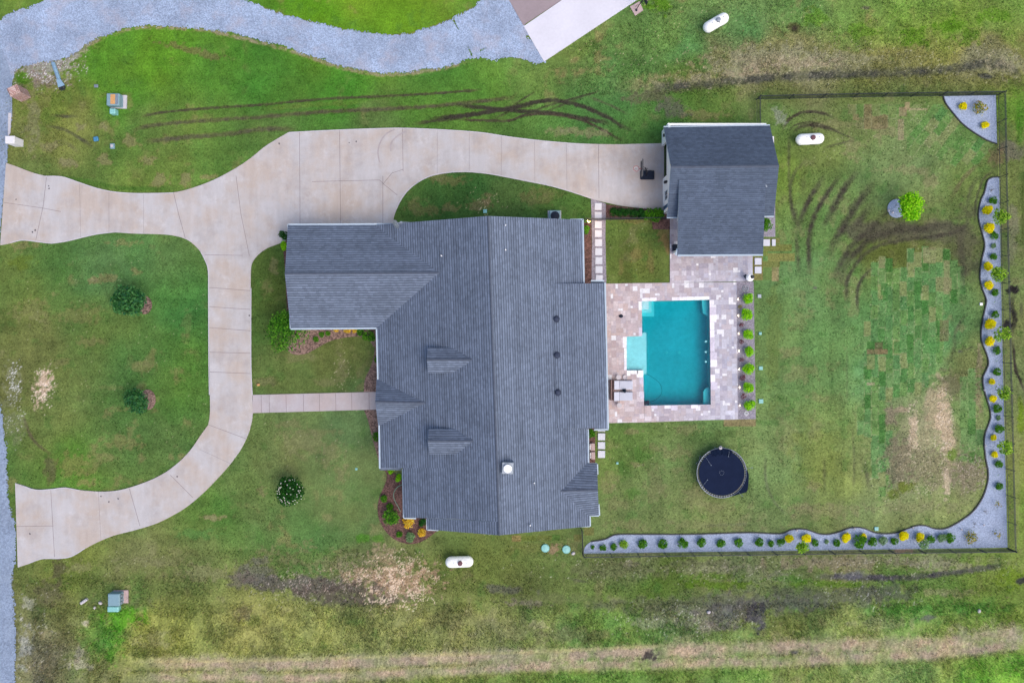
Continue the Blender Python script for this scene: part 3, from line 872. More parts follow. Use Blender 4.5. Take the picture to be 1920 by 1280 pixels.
for pts, w, a in ((((1500, 305), (1484, 340), (1484, 380), (1497, 428)), 4, .6), (((1548, 325), (1524, 362), (1507, 396), (1496, 432)), 6.5, .95), (((1575, 328), (1545, 372), (1526, 408), (1517, 450), (1518, 520)), 6, .95), (((1612, 315), (1583, 355), (1560, 395), (1540, 434)), 8, .95), (((1590, 340), (1572, 362)), 5, .6), (((1645, 335), (1610, 378), (1588, 415), (1570, 445), (1550, 485)), 10, .9), (((1640, 375), (1612, 412), (1590, 440)), 9, .9), (((1662, 395), (1632, 430), (1602, 455), (1578, 492), (1560, 530)), 8, .85), (((1676, 385), (1650, 412)), 5, .6), (((1490, 375), (1493, 432)), 8, .85), (((1493, 425), (1498, 520)), 5, .55), (((1480, 250), (1480, 340), (1487, 420)), 4, .5), (((1508, 320), (1505, 372)), 7, .5),
                  (((1818, 402), (1806, 426), (1770, 440), (1700, 449), (1650, 460), (1620, 478), (1600, 503), (1588, 530), (1588, 575)), 5, .8), (((1800, 415), (1740, 427), (1690, 431), (1650, 441), (1622, 456), (1592, 490), (1570, 540)), 10, .75), (((1800, 425), (1806, 500), (1806, 560)), 8, .6), (((1640, 500), (1618, 520), (1608, 545), (1609, 590)), 4, .85), (((1660, 420), (1635, 440), (1600, 480)), 6, .6), (((1850, 320), (1825, 345), (1815, 380), (1818, 402)), 6, .5), (((1865, 318), (1845, 335), (1838, 352), (1830, 380), (1828, 420)), 3, .7),
                  (((1598, 800), (1602, 860), (1600, 930)), 3, .3), (((1588, 640), (1588, 760)), 3, .25), (((1546, 850), (1546, 930)), 4, .35), (((1620, 860), (1632, 925)), 5, .5), (((1790, 600), (1788, 660), (1760, 700)), 5, .3), (((1820, 585), (1800, 605), (1785, 640)), 4, .45), (((1838, 650), (1830, 700)), 3, .3)):
    stroke(list(pts), w * 1.3, TR, a * .92, 1.2, .5, .03)
for pts, w, a in ((((1466, 246), (1478, 226), (1498, 213), (1522, 209), (1548, 214), (1568, 223)), 5, .85), (((1480, 245), (1492, 234), (1520, 229), (1545, 235), (1580, 251), (1606, 262)), 2.5, .7), (((1486, 250), (1500, 238), (1522, 234), (1548, 239), (1575, 248)), 6, .9), (((1606, 262), (1570, 270), (1540, 280)), 4, .5), (((1510, 300), (1494, 320)), 5, .6)):
    stroke(list(pts), w, (80, 74, 60), a, .6, .4, .03)
for pts, w, a in ((((1436, 850), (1436, 900), (1452, 940), (1480, 968)), 5, .5), (((1310, 985), (1420, 982)), 4, .3)):
    stroke(list(pts), w, (104, 112, 88), a, .8)
stroke([(1800, 640), (1812, 655), (1824, 650), (1832, 665)], 3, TR, .5)
blob(1800, 659, 5, 4, (84, 86, 84), .8); blob(1527, 540, 6, 3, (110, 112, 100), .8)
blob(1462, 218, 12, 16, (150, 158, 150), .65, -30, 1.3, 5, 1)
# gateway mud
blob(1900, 282, 24, 18, (118, 112, 96), .8, 0, .8, 10, .6)
blob(1868, 292, 18, 16, (150, 124, 90), .6, 0, .9, 8)
stroke([(1850, 300), (1820, 320), (1800, 345), (1780, 380)], 8, (126, 108, 78), .5)
# black wet mud outside the right fence
BK = (44, 40, 44)
blob(1899, 543, 13, 9, BK, .95, 0, .8, 7, .4); stroke([(1902, 545), (1897, 570), (1903, 600), (1897, 620), (1893, 635)], 10, BK, .95, .3, .3, .04)
blob(1891, 610, 12, 9, BK, .9, 0, .9, 7); stroke([(1896, 632), (1902, 660), (1904, 690), (1914, 715), (1925, 740)], 5.5, (64, 56, 54), .9, .4, .4, .03)
stroke([(1915, 560), (1916, 600)], 6, (76, 70, 66), .8); blob(1900, 440, 10, 60, (140, 136, 116), .5, 0, .9, 14)
stroke([(1917, 320), (1919, 460)], 5, (70, 92, 40), .6); stroke([(1912, 170), (1912, 290)], 12, (64, 128, 30), .7, 1)
stroke([(1905, 740), (1908, 900), (1905, 1040)], 9, (140, 150, 90), .5); blob(1915, 780, 8, 30, (110, 148, 24), .7)
# ---- between house and field
blob(1000, 1027, 40, 10, (112, 122, 66), .5); blob(1040, 1028, 12, 9, (164, 134, 104), .8, 0, 1.3, 5, 1)
blob(1075, 1020, 16, 14, (140, 138, 90), .5, 0, 1.5, 5, 1)
blob(750, 1095, 62, 30, (186, 154, 122), .9, -8, 1.6, 6, 1.0)
blob(722, 1050, 30, 20, (178, 152, 118), .7, 30, 1.8, 5, 1.0)
blob(690, 1080, 56, 16, (180, 150, 120), .8, 12, 1.7, 5, 1.0)
blob(560, 1095, 120, 16, (112, 104, 96), .85, 3, 1.0, 16, .6)
blob(640, 1110, 80, 18, (104, 92, 82), .75, 0, 1.4, 8, .9)
blob(480, 1070, 34, 24, (120, 118, 108), .7, 0, 1.1, 10, .8)
blob(580, 1048, 90, 18, (132, 138, 100), .55, 5, 1.6, 6, .9)
blob(590, 1042, 40, 12, (82, 140, 60), .5); blob(680, 1008, 14, 10, (66, 140, 36), .7); blob(712, 1010, 12, 9, (70, 140, 40), .6)
stroke([(560, 1120), (650, 1128), (780, 1118), (800, 1105)], 16, (92, 84, 74), .6, 1, 1.1, ns=8, rough=.9)
blob(955, 1105, 45, 9, (104, 104, 96), .7, 3, 1.0, 10)
blob(985, 1130, 36, 7, (136, 122, 106), .7, 0, 1.3, 6, 1)
stroke([(1060, 1082), (1085, 1088), (1110, 1092)], 5, (96, 94, 84), .7); stroke([(1108, 1092), (1106, 1078), (1118, 1070), (1132, 1078), (1130, 1088)], 4, (100, 102, 80), .7)
for x, y, rx, ry, c, a in ((1180, 1058, 16, 7, (150, 138, 120), .6), (1330, 1068, 90, 10, (150, 144, 122), .5), (1460, 1078, 30, 9, (140, 140, 124), .5), (1570, 1055, 120, 11, (158, 140, 118), .6), (1780, 1060, 60, 10, (168, 158, 132), .6), (1690, 1032, 22, 4, (176, 140, 118), .8), (1220, 1165, 40, 12, (140, 140, 124), .5), (1330, 1160, 50, 20, (132, 134, 116), .6), (1340, 1175, 30, 10, (150, 138, 130), .5), (1390, 1130, 70, 16, (104, 104, 100), .6), (1500, 1130, 60, 16, (100, 98, 98), .55), (1420, 1150, 20, 24, (84, 80, 88), .85), (1660, 1110, 60, 16, (84, 92, 84), .6), (1760, 1110, 30, 7, (164, 156, 122), .5), (1800, 1112, 30, 8, (150, 146, 112), .5), (1010, 1172, 14, 10, (170, 166, 126), .5), (1280, 1198, 20, 9, (176, 160, 120), .4), (1650, 1170, 60, 12, (146, 150, 108), .5), (1850, 1180, 60, 14, (160, 150, 124), .5), (1900, 1190, 14, 22, (176, 160, 140), .6), (1480, 1085, 40, 7, (66, 128, 36), .5), (1350, 1080, 40, 6, (76, 128, 26), .5), (1340, 1095, 60, 8, (80, 126, 20), .6), (1560, 1095, 80, 5, (80, 128, 28), .6), (1690, 1140, 60, 9, (76, 134, 52), .7), (1820, 1140, 60, 12, (84, 140, 56), .7), (1740, 1158, 20, 5, (100, 96, 96), .7), (1900, 1080, 30, 20, (110, 144, 30), .6)):
    blob(x, y, rx, ry, c, a, 0, 1.3, 9, .95)
stroke([(1520, 1080), (1600, 1082), (1700, 1082), (1780, 1074), (1850, 1064), (1890, 1056)], 10, (92, 90, 94), .85, .7, .6, .05, 14, .4)
blob(1600, 1078, 26, 9, (110, 110, 118), .8, 0, .6); blob(1915, 1088, 8, 6, (64, 66, 68), .9)
stroke([(1070, 1135), (1250, 1130), (1450, 1118)], 14, (100, 116, 66), .4, 1, 1)
for x, y, rx, ry, c, a in ((1150, 1070, 110, 16, (112, 116, 82), .45), (1290, 1135, 160, 16, (98, 100, 84), .5), (1560, 1118, 110, 18, (96, 98, 88), .5), (1040, 1120, 90, 10, (104, 112, 74), .4), (1380, 1150, 60, 20, (98, 94, 92), .6), (1240, 1150, 60, 14, (120, 122, 104), .5), (1700, 1050, 150, 10, (150, 144, 122), .45), (1330, 1056, 60, 8, (122, 118, 96), .5), (1090, 1190, 80, 14, (112, 108, 80), .45), (960, 1180, 60, 20, (110, 108, 78), .4), (850, 1160, 80, 20, (120, 122, 80), .4)):
    blob(x, y, rx, ry, c, a, 0, 1.2, 14, .9)
# left bottom
for x, y, rx, ry, c, a in ((150, 1065, 24, 12, (150, 150, 108), .5), (90, 1110, 20, 22, (112, 100, 76), .5), (55, 1128, 14, 12, (180, 182, 176), .5), (45, 1210, 14, 40, (170, 176, 176), .6), (85, 1240, 30, 40, (134, 122, 100), .4), (150, 1245, 22, 12, (180, 168, 152), .6), (162, 1168, 7, 12, (200, 190, 170), .8), (150, 1225, 10, 16, (150, 140, 122), .7), (230, 1155, 36, 20, (66, 148, 26), .75), (210, 1195, 22, 40, (76, 150, 40), .6), (180, 1190, 30, 30, (72, 128, 56), .5), (290, 1200, 34, 16, (156, 150, 104), .5), (380, 1075, 50, 16, (150, 148, 108), .5), (300, 1052, 50, 12, (140, 140, 96), .4), (450, 1085, 22, 16, (122, 110, 100), .7), (460, 1145, 16, 16, (120, 112, 84), .6), (110, 1070, 12, 22, (96, 84, 64), .6), (370, 1000, 30, 9, (76, 142, 68), .5), (400, 970, 20, 5, (166, 150, 110), .7), (215, 1128, 60, 10, (96, 112, 76), .5), (20, 1100, 5, 30, (150, 150, 140), .3)):
    blob(x, y, rx, ry, c, a, 0, 1.3, 8, .95)
stroke([(112, 1046), (110, 1062), (98, 1080)], 8, (84, 70, 54), .7, 1)
# two straw-coloured wheel lanes along the bottom
LANE = (164, 146, 120)
L1 = [(235, 1246), (330, 1242), (480, 1245), (620, 1243), (760, 1238), (900, 1231), (1050, 1228), (1200, 1222), (1350, 1218), (1500, 1212), (1650, 1207), (1780, 1205), (1960, 1180)]
L2 = [(235, 1272), (400, 1268), (560, 1272), (700, 1264), (850, 1260), (1000, 1250), (1150, 1248), (1300, 1244), (1450, 1240), (1600, 1232), (1720, 1228), (1850, 1215), (1960, 1200)]
stroke(L1, 25, LANE, .85, 1.3, .9, 0, 30, .9)
stroke(L2, 20, LANE, .80, 1.3, 1.0, 0, 30, .9)
stroke([(480, 1262), (700, 1254), (900, 1246)], 7, (140, 140, 84), .5, 1, .8)
stroke([(240, 1240), (480, 1238), (760, 1229), (1000, 1222), (1250, 1210)], 5, (176, 168, 110), .5, 1, .8)
blob(1218, 1228, 16, 9, (70, 62, 58), .85, 0, 1.0, 6)
blob(1490, 1222, 10, 5, (80, 78, 80), .8)
stroke([(700, 1283), (1100, 1268), (1500, 1262)], 24, (92, 136, 56), .5, 1, .7)
def speck(cx, cy, rx_, ry_, col, dens, seed):
    r_ = max(rx_, ry_) * 1.5
    sl = win(cx - r_, cy - r_, cx + r_, cy + r_)
    X, Y = PX[sl], PY[sl]
    d = np.hypot((X - cx) / rx_, (Y - cy) / ry_)
    cl_ = fbm(X, Y, 12, seed, 3)
    h_ = hsh(np.floor(X * .53), np.floor(Y * .53), seed)
    lay(sl, (h_ < dens * np.clip(1.5 - d, 0, 1) * np.clip((cl_ - .42) * 5, 0, 1.6)) * (.8 if dens > .2 else .6 if dens > .04 else .42), col)
for q in ((745, 1088, 64, 44, .5, (244, 218, 190)), (640, 1090, 110, 26, .14, (226, 200, 184)), (560, 1105, 90, 26, .08, (216, 200, 190)), (80, 730, 16, 34, .5, (250, 226, 206)), (25, 715, 14, 36, .3, (226, 232, 238)), (30, 790, 16, 40, .15, (214, 226, 236)), (85, 125, 60, 34, .4, (226, 222, 226)), (85, 125, 60, 34, .2, (110, 84, 70)),
          (1770, 800, 14, 70, .4, (236, 216, 190)), (1712, 815, 9, 50, .4, (230, 208, 180)), (1730, 890, 80, 50, .10, (224, 208, 176)), (1830, 885, 30, 34, .12, (210, 190, 180)), (1690, 640, 80, 170, .014, (228, 222, 190)), (1580, 250, 90, 60, .012, (220, 210, 180)), (1760, 250, 90, 50, .03, (220, 208, 176)), (1500, 1065, 420, 22, .05, (224, 216, 200)), (1280, 1160, 120, 30, .07, (210, 206, 196)), (1600, 115, 330, 34, .07, (214, 200, 172)), (1350, 150, 120, 20, .10, (196, 176, 150)), (1640, 1110, 90, 30, .05, (200, 196, 196)), (190, 1060, 120, 30, .02, (222, 214, 190)), (640, 690, 20, 40, .05, (214, 196, 160)), (905, 380, 34, 20, .10, (220, 200, 160)), (1190, 460, 50, 50, .01, (230, 226, 200)), (1210, 860, 70, 60, .01, (226, 218, 180)), (850, 500, 1, 1, 0, (0, 0, 0)), (200, 650, 160, 180, .006, (214, 216, 190)), (620, 840, 90, 120, .006, (214, 206, 180)), (60, 1200, 50, 80, .08, (206, 196, 190)), (980, 1000, 60, 20, .03, (220, 206, 180)), (1400, 60, 360, 60, .008, (224, 226, 190)), (1300, 1200, 600, 60, .012, (216, 208, 180))):
    speck(q[0], q[1], q[2], q[3], q[5], q[4], q[0] + q[1])
# large field texture: tufts with cross grain
sl = win(-60, 1120, 1960, 1330)
tx = fbm(PX[sl] + PY[sl] * .15, PY[sl], 3.2, 71, 3, sy=9)
msk = np.clip((PY[sl] - 1118) / 30, 0, 1)
G[sl] *= (1 + (tx - .5)[..., None] * .34 * msk[..., None])
G[sl] += ((fbm(PX[sl], PY[sl], 34, 77, 4) - .5) * 44 * msk)[..., None] * np.array([1, .55, .2])
sl = win(1060, -60, 1960, 180)
tx = fbm(PX[sl], PY[sl], 5, 81, 3)
G[sl] *= (1 + (tx - .5)[..., None] * .3)
# outside the picture, fall back to plain field
lum_ = (G @ np.array([.3, .59, .11]))[..., None]
G = lum_ + (G - lum_) * .88
wl_ = np.clip((1150 - PX) / 250, 0, 1)[..., None]
gr_ = np.clip((G[..., 1] - G[..., 0]) / 22, 0, 1)[..., None]
G = G * (1 + gr_ * (np.array([1.0, .985, .95]) * (1 - wl_) + np.array([1.05, .965, .93]) * wl_ - 1))
tp_ = np.clip((200 - PY) / 60, 0, 1)[..., None] * np.clip((PX - 950) / 100, 0, 1)[..., None]
G = G * (1 + tp_ * gr_ * (np.array([1.10, .965, 1.02]) - 1))
G = G * (1 + gr_ * (np.array([1.05, 1.035, 1.03]) - 1))
fl_ = np.clip((PY - 1110) / 40, 0, 1)[..., None]
G = G * (1 + fl_ * (np.array([1.13, 1.13, 1.14]) - 1))
G *= 1 + (hsh(np.floor(GX * 11.1), np.floor(GY * 11.1), 5) - .5)[..., None] * .15
G *= 1 + (hsh(np.floor(GX * 4), np.floor(GY * 7), 6) - .5)[..., None] * .05
G = np.clip(G, 12, 250)

# hollows: drive culvert ditch
GZ = ZZ + (fbm(PX, PY, 30, 91, 3) - .5) * .05 - .03
far = (np.abs(GX) > 52) | (np.abs(GY) > 36)
GZ[far] = -.03
ALB = s2l(G) / np.array(KV)
ny, nx = GX.shape
idx = np.arange(ny * nx).reshape(ny, nx)
Fq = np.stack([idx[:-1, :-1], idx[:-1, 1:], idx[1:, 1:], idx[1:, :-1]], -1).reshape(-1, 4)
cxm = (PX[:-1, :-1] + PX[1:, 1:]) / 2; cym = (PY[:-1, :-1] + PY[1:, 1:]) / 2
keep = ~inpoly(cxm, cym, POOL_CUT).ravel()
ground = np_mesh('ground', np.stack([GX, GY, GZ], -1).reshape(-1, 3), Fq[keep], M['ground'],
                 np.concatenate([ALB.reshape(-1, 3), ROUGH.reshape(-1, 1)], 1))
tag(ground, kind='structure')


def ground_albedo(px, py):
    """nearest colour of the ground under a photo position (arrays)"""
    X = (np.asarray(px) - 960) * SC; Y = (640 - np.asarray(py)) * SC
    j = np.clip(np.searchsorted(xs, X), 0, len(xs) - 1); i = np.clip(np.searchsorted(ys, Y), 0, len(ys) - 1)
    return ALB[i, j], ROUGH[i, j]

# ------------------------------------------------------------------ flat structures
def sheet(name, poly, z, m, skirt=.12, kind='structure', side=None, parent=None):
    pts = [P(x, y, 0) for x, y in poly]
    tris = geometry.tessellate_polygon([pts])
    mb = MB()
    vs = [(p.x, p.y, z) for p in pts]
    fs = []
    for a, b, c in tris:
        pa, pb, pc = pts[a], pts[b], pts[c]
        if (pb - pa).cross(pc - pa).z < 0: a, c = c, a
        fs.append((a, b, c))
    mb.poly(vs, fs, 0)
    n = len(pts)
    lo = [(p.x, p.y, z - skirt) for p in pts]
    mb.poly(vs + lo, [(i, (i + 1) % n, n + (i + 1) % n, n + i) for i in range(n)], 1 if side else 0)
    o = mb.build(name, [m, side] if side else m, parent)
    if kind and not parent: tag(o, kind=kind)
    return o


def ragged(name, poly, z, m, jit=5.0, cell=.085, seed=3, ns=7, thin=None):
    """loose stone whose edge breaks up into the grass"""
    xsn = [p[0] for p in poly]; ysn = [p[1] for p in poly]
    X = np.arange((max(min(xsn), -60) - 960) * SC, (min(max(xsn), 1980) - 960) * SC, cell)
    Y = np.arange((640 - min(max(ysn), 1330)) * SC, (640 - max(min(ysn), -50)) * SC, cell)
    A, B = np.meshgrid(X, Y)
    ax, ay = 960 + A / SC, 640 - B / SC
    ins = inpoly(ax, ay, poly)
    cl = poly + [poly[0]]
    d = dline(ax, ay, cl)
    sd = np.where(ins, d, -d)
    f = sd + (fbm(ax, ay, ns, seed, 3) - .5) * 2 * jit + (hsh(np.floor(ax * 3), np.floor(ay * 3), seed) - .5) * jit * .9
    if thin is not None: f = f - thin(ax, ay)
    ok = f > 0
    c4 = ok[:-1, :-1]
    ny, nx = A.shape
    idx = np.arange(ny * nx).reshape(ny, nx)
    Q = np.stack([idx[:-1, :-1], idx[:-1, 1:], idx[1:, 1:], idx[1:, :-1]], -1)[c4]
    used, inv = np.unique(Q.ravel(), return_inverse=True)
    hz = z + (fbm(ax, ay, 40, seed + 5, 3) - .5) * .03
    V = np.stack([A, B, hz], -1).reshape(-1, 3)[used]
    o = np_mesh(name, V, inv.reshape(-1, 4), m)
    return tag(o, kind='structure')


def gthin(ax, ay):
    t = 9 * np.clip(1.2 - np.hypot((ax - 975) / 22, (ay - 75) / 12), 0, 1)
    t += 14 * np.clip(1.2 - np.hypot((ax - 970) / 34, (ay - 118) / 12), 0, 1)
    t += 5 * np.clip(1 - dline(ax, ay, [(850, 40), (862, 62), (876, 88), (884, 105)]) / 2, 0, 1) * 6
    t += 4 * np.clip(1 - dline(ax, ay, [(900, 96), (925, 85), (960, 66)]) / 4, 0, 1) * 5
    return t
ragged('gravel_road', GRAVEL, .022, M['gravel_drive'], 4.0, thin=gthin)
ragged('road', ROAD_TOP, .034, M['asphalt'], 1.2, seed=8)
ragged('verge_road', ROAD_BOT, .022, M['asphalt'], 4.5, seed=9)
sheet('road_edge_strip', [(16, 212), (22, 212), (20, 250), (15, 258)], .042, M['kerb'], .01)

drive = sheet('driveway', DRIVE, .06, M['concrete'], .2, side=M['kerb'])
mb = MB()
def strip(mb, pts, w, z, m=0):
    pts = [P(x, y, 0) for x, y in pts]
    for i in range(len(pts) - 1):
        a, b = pts[i], pts[i + 1]
        n = Vector((-(b - a).y, (b - a).x, 0)).normalized() * (w / 2)
        mb.face([(a - n)[:2] + (z,) if False else (a.x - n.x, a.y - n.y, z), (b.x - n.x, b.y - n.y, z), (b.x + n.x, b.y + n.y, z), (a.x + n.x, a.y + n.y, z)][::1], m)
JO = [[(88, 332), (82, 385), (68, 450)], [(8, 380), (78, 390), (115, 397)], [(326, 361), (335, 400), (348, 447)], [(443, 330), (452, 400), (468, 480)], [(384, 478), (455, 479)],
      [(392, 539), (470, 545)], [(393, 614), (470, 620)], [(393, 697), (472, 700)], [(392, 796), (462, 822)], [(394, 660), (472, 662)], [(393, 575), (470, 580)],
      [(320, 890), (362, 932)], [(243, 915), (263, 985)], [(96, 918), (103, 1043)], [(31, 986), (101, 985)],
      [(562, 248), (563, 425)], [(637, 244), (639, 425)], [(755, 240), (756, 322)], [(718, 330), (718, 425)], [(585, 341), (665, 339), (712, 338), (720, 346), (745, 366)], [(718, 346), (735, 325), (756, 318)],
      [(1122, 272), (1123, 372)], [(1002, 262), (1003, 342)], [(880, 246), (880, 322)], [(150, 345), (152, 446)], [(205, 360), (205, 436)], [(270, 363), (270, 438)], [(185, 921), (190, 1012)], [(375, 842), (432, 868)], [(940, 254), (940, 331)], [(1062, 268), (1063, 357)], [(820, 243), (820, 326)]]
for k, j in enumerate(JO): strip(mb, j, .035 if k < 22 else .02, .064)
mb.build('joint_line', M['joint'], drive)
mb = MB()
for lip in ([(85, 331), (117, 332), (150, 343), (180, 353), (212, 360), (250, 363), (290, 363), (326, 362)], [(20, 455), (42, 450.5), (70, 453), (97, 456), (125, 452), (150, 446), (180, 439.5), (212, 435.5)], [(55, 1055), (80, 1046.5), (110, 1046), (135, 1042), (160, 1027)], [(45, 911), (68, 918), (95, 917), (122, 914), (150, 919)],
            [(542, 249), (620, 245), (700, 242), (755, 241), (830, 244), (900, 249), (960, 258), (1020, 265), (1080, 270)], [(744, 390), (756, 368), (774, 349), (800, 333), (830, 325), (870, 322), (910, 325), (950, 332), (1030, 348), (1109, 372)], [(377, 472), (386, 490), (391, 508), (391.5, 550), (392, 660), (393, 740)], [(471, 540), (471, 680), (473.5, 740)]):
    strip(mb, smooth_line(lip), .075, .068)
mb.build('pale_lip', M['kerb'], drive)

for pts in ([(740, 243), (724, 252), (714, 266), (709, 285), (712, 305)], [(762, 246), (745, 256), (734, 268), (733, 284)]):
    mb = MB(); strip(mb, smooth_line(pts), .13, .0665); mb.build('tyre_mark', M['tyre_mark'], drive)
for x, y in ((92, 349), (93, 354), (31, 374), (67, 432), (62, 435), (190, 930), (205, 940), (222, 934), (333, 893), (655, 268), (668, 266), (57, 1000), (468, 592), (524, 270)):
    mb = MB(); c_ = P(x, y, 0); n_ = 7; q_ = [(c_.x + rnd.uniform(.04, .11) * math.cos(k * 6.28 / n_), c_.y + rnd.uniform(.04, .11) * math.sin(k * 6.28 / n_)) for k in range(n_)]
    mb.face([(a_, b_, .067) for a_, b_ in q_]); mb.build('oil_spot', M['oil'], drive)

walk = sheet('walkway', [(474, 740), (720, 734), (720, 767), (474, 774)], .05, M['walk'], .15)
mb = MB()
for x in (490, 505, 536.5, 569, 599, 629.5, 659.5, 692): strip(mb, [(x, 741 - (x - 474) * .026), (x + .6, 774 - (x - 474) * .026)], .035, .054)
mb.build('joint_line', M['joint'], walk)

sheet('neighbour_slab', [(982, 50), (1062, -5), (1240, -25), (1210, -10), (1020, 116)], .05, M['white_slab'], .15)
sheet('neighbour_old_slab', [(940, -25), (1090, -25), (1060, -4), (981, 48)], .055, M['taupe_slab'], .15)
sheet('hoop_slab', [(1181, 13), (1199, 3), (1206, 20), (1191, 30)], .04, M['pink_pad'], .12)

sheet('gravel_bed', BED, .03, M['bed_stone'], .08)
sheet('corner_gravel_bed', CORNER, .03, M['bed_stone'], .08)
mb = MB()
def edging(mb, pts, h=.09, w=.05):
    pts = [P(x, y, 0) for x, y in pts]
    for i in range(len(pts) - 1):
        a, b = pts[i], pts[i + 1]
        mb.box(((a.x + b.x) / 2, (a.y + b.y) / 2, h / 2 - .02), ((b - a).length + .02, w, h), math.atan2(b.y - a.y, b.x - a.x))
edging(mb, BED_EDGE, .1, .09)
tag(mb.build('bed_edging', M['edging']), 'long wavy black edging between the back lawn and the blue gravel bed', 'edging')
mb = MB(); edging(mb, smooth_line([(1869, 270), (1850, 263), (1825, 248), (1803, 231), (1785, 210), (1773, 194), (1768, 181)]), .1, .09)
tag(mb.build('bed_edging', M['edging']), 'short curved black edging of the corner gravel bed at the top right', 'edging')
sheet('tree_ring_gravel', [(1681 + 17 * math.cos(a), 391 + 17.5 * math.sin(a)) for a in np.linspace(0, 2 * math.pi, 40)[:-1]], .03, M['bed_stone'], .08)
sheet('path_gravel', [(1108, 372), (1136, 382), (1136, 400), (1135, 440), (1137, 534), (1109, 534), (1110, 450)], .03, M['path_stone'], .08)
sheet('pool_side_gravel', [(1381, 528), (1413, 528), (1417, 785), (1384, 786)], .03, M['path_stone'], .08)
sheet('garage_side_gravel', [(1430, 300), (1453, 300), (1453.5, 444), (1430, 444)], .03, M['path_stone'], .08)
sheet('side_door_pad', [(1441, 256), (1451, 256), (1451, 288), (1441, 288)], .04, M['white_slab'], .1)
sheet('mulch_strip', [(1093, 418), (1109, 418), (1110, 534), (1093, 534)], .028, M['mulch'], .08)
sheet('hedge_mulch', [(1136, 383), (1165, 387), (1190, 390), (1245, 395), (1257, 405), (1256, 430), (1224, 430), (1222, 412), (1180, 411), (1136, 411)], .028, M['mulch'], .08)
sheet('side_mulch', [(1098, 800), (1116, 800), (1116, 868), (1100, 872)], .028, M['mulch'], .08)
sheet('front_mulch', outline([(725, 874), (712, 878)], [(712, 878), (723, 884), (725, 897), (720, 912), (712, 930), (708, 950), (710, 970), (718, 988), (730, 1003), (745, 1013), (765, 1019), (785, 1017), (802, 1008), (822, 993)], [(822, 960), (725, 874)]), .028, M['mulch'], .08)
sheet('door_mulch', outline([(715, 640), (703, 650)], [(703, 650), (701, 668), (694, 690), (684, 712), (682, 737)], [(682, 737), (715, 737)]), .028, M['mulch_pale'], .08)
sheet('porch_mulch', outline([(715, 767), (682, 768)], [(682, 768), (688, 782), (693, 800), (699, 825), (706, 848), (712, 872)], [(725, 872), (715, 767)]), .028, M['mulch_pale'], .08)
sheet('wing_mulch', outline([(540, 606), (530, 640)], [(530, 640), (545, 662), (570, 664), (590, 655), (615, 641), (640, 634), (668, 631), (690, 636), (700, 650)], [(712, 650), (712, 606)]), .028, M['mulch_pale'], .08)
sheet('wing_side_mulch', outline([(545, 430), (530, 436)], [(530, 436), (528, 452), (531, 470), (534, 500), (537, 560), (540, 606)], [(552, 606)]), .026, M['mulch'], .08)
sheet('upper_tree_mulch', [(271 + 14 * math.cos(a), 572 + 17 * math.sin(a)) for a in np.linspace(0, 2 * math.pi, 30)[:-1]], .03, M['mulch_pale'], .06)
sheet('lower_tree_mulch', [(277 + 15 * math.cos(a), 749 + 19 * math.sin(a)) for a in np.linspace(0, 2 * math.pi, 30)[:-1]], .03, M['mulch_pale'], .06)

# ------------------------------------------------------------------ patio of mixed travertine tiles
def clip(poly, clipq):
    out = poly
    n = len(clipq)
    for i in range(n):
        a = clipq[i]; b = clipq[(i + 1) % n]
        inp = out; out = []
        if not inp: return []
        def side(p): return (b[0] - a[0]) * (p[1] - a[1]) - (b[1] - a[1]) * (p[0] - a[0])
        for k in range(len(inp)):
            p, q = inp[k], inp[(k + 1) % len(inp)]
            sp, sq = side(p), side(q)
            if sp >= 0: out.append(p)
            if (sp >= 0) != (sq >= 0):
                t = sp / (sp - sq)
                out.append((p[0] + (q[0] - p[0]) * t, p[1] + (q[1] - p[1]) * t))
    return out

PAT = [[(1130, 532), (1175, 531), (1175, 792), (1131, 793)], [(1175, 531), (1203, 530.6), (1204, 630), (1175, 631)], [(1175, 694), (1206, 694), (1208, 791.5), (1175, 792)],
       [(1203, 530.6), (1256, 530), (1381, 529), (1381, 561), (1330, 562), (1203, 565)], [(1330, 562), (1381, 561), (1384, 786), (1333, 787)], [(1208, 760), (1333, 758), (1333, 787), (1208, 791.5)],
       [(1256, 405), (1411, 404), (1411, 527), (1256, 530)]]
sheet_p = []
UN = 4.6
occ = {}
tiles = []
gw, gh = 66, 88
for j in range(gh):
    for i in range(gw):
        if (i, j) in occ: continue
        opts = [(2, 2), (3, 2), (2, 3), (2, 2), (1, 2), (2, 1), (4, 2), (1, 1)]
        rnd.shuffle(opts)
        for (a, b) in opts + [(1, 1)]:
            if all((i + x, j + y) not in occ for x in range(a) for y in range(b)) and i + a <= gw and j + b <= gh:
                for x in range(a):
                    for y in range(b): occ[(i + x, j + y)] = 1
                tiles.append((i, j, a, b)); break
TV = []; TF = []; TC = []
tpal = [(214, 206, 216), (200, 184, 192), (222, 208, 210), (188, 172, 180), (232, 226, 234), (205, 186, 184), (196, 192, 212), (210, 196, 200), (244, 240, 248), (178, 168, 184), (214, 190, 184)]
def add_tile(poly, c, z=.034):
    if len(poly) < 3: return
    ar = sum(poly[i][0] * poly[(i + 1) % len(poly)][1] - poly[(i + 1) % len(poly)][0] * poly[i][1] for i in range(len(poly))) / 2
    if abs(ar) < 1.0: return
    b = len(TV)
    cxp = sum(p[0] for p in poly) / len(poly); cyp = sum(p[1] for p in poly) / len(poly)
    for p in poly:
        L = math.hypot(p[0] - cxp, p[1] - cyp) + 1e-6
        q = (p[0] + (cxp - p[0]) / L * .22, p[1] + (cyp - p[1]) / L * .22)
        w = P(q[0], q[1], 0); TV.append((w.x, w.y, z)); TC.append(c)
    fs = list(range(b, b + len(poly)))
    TF.append(fs[::-1] if ar > 0 else fs)
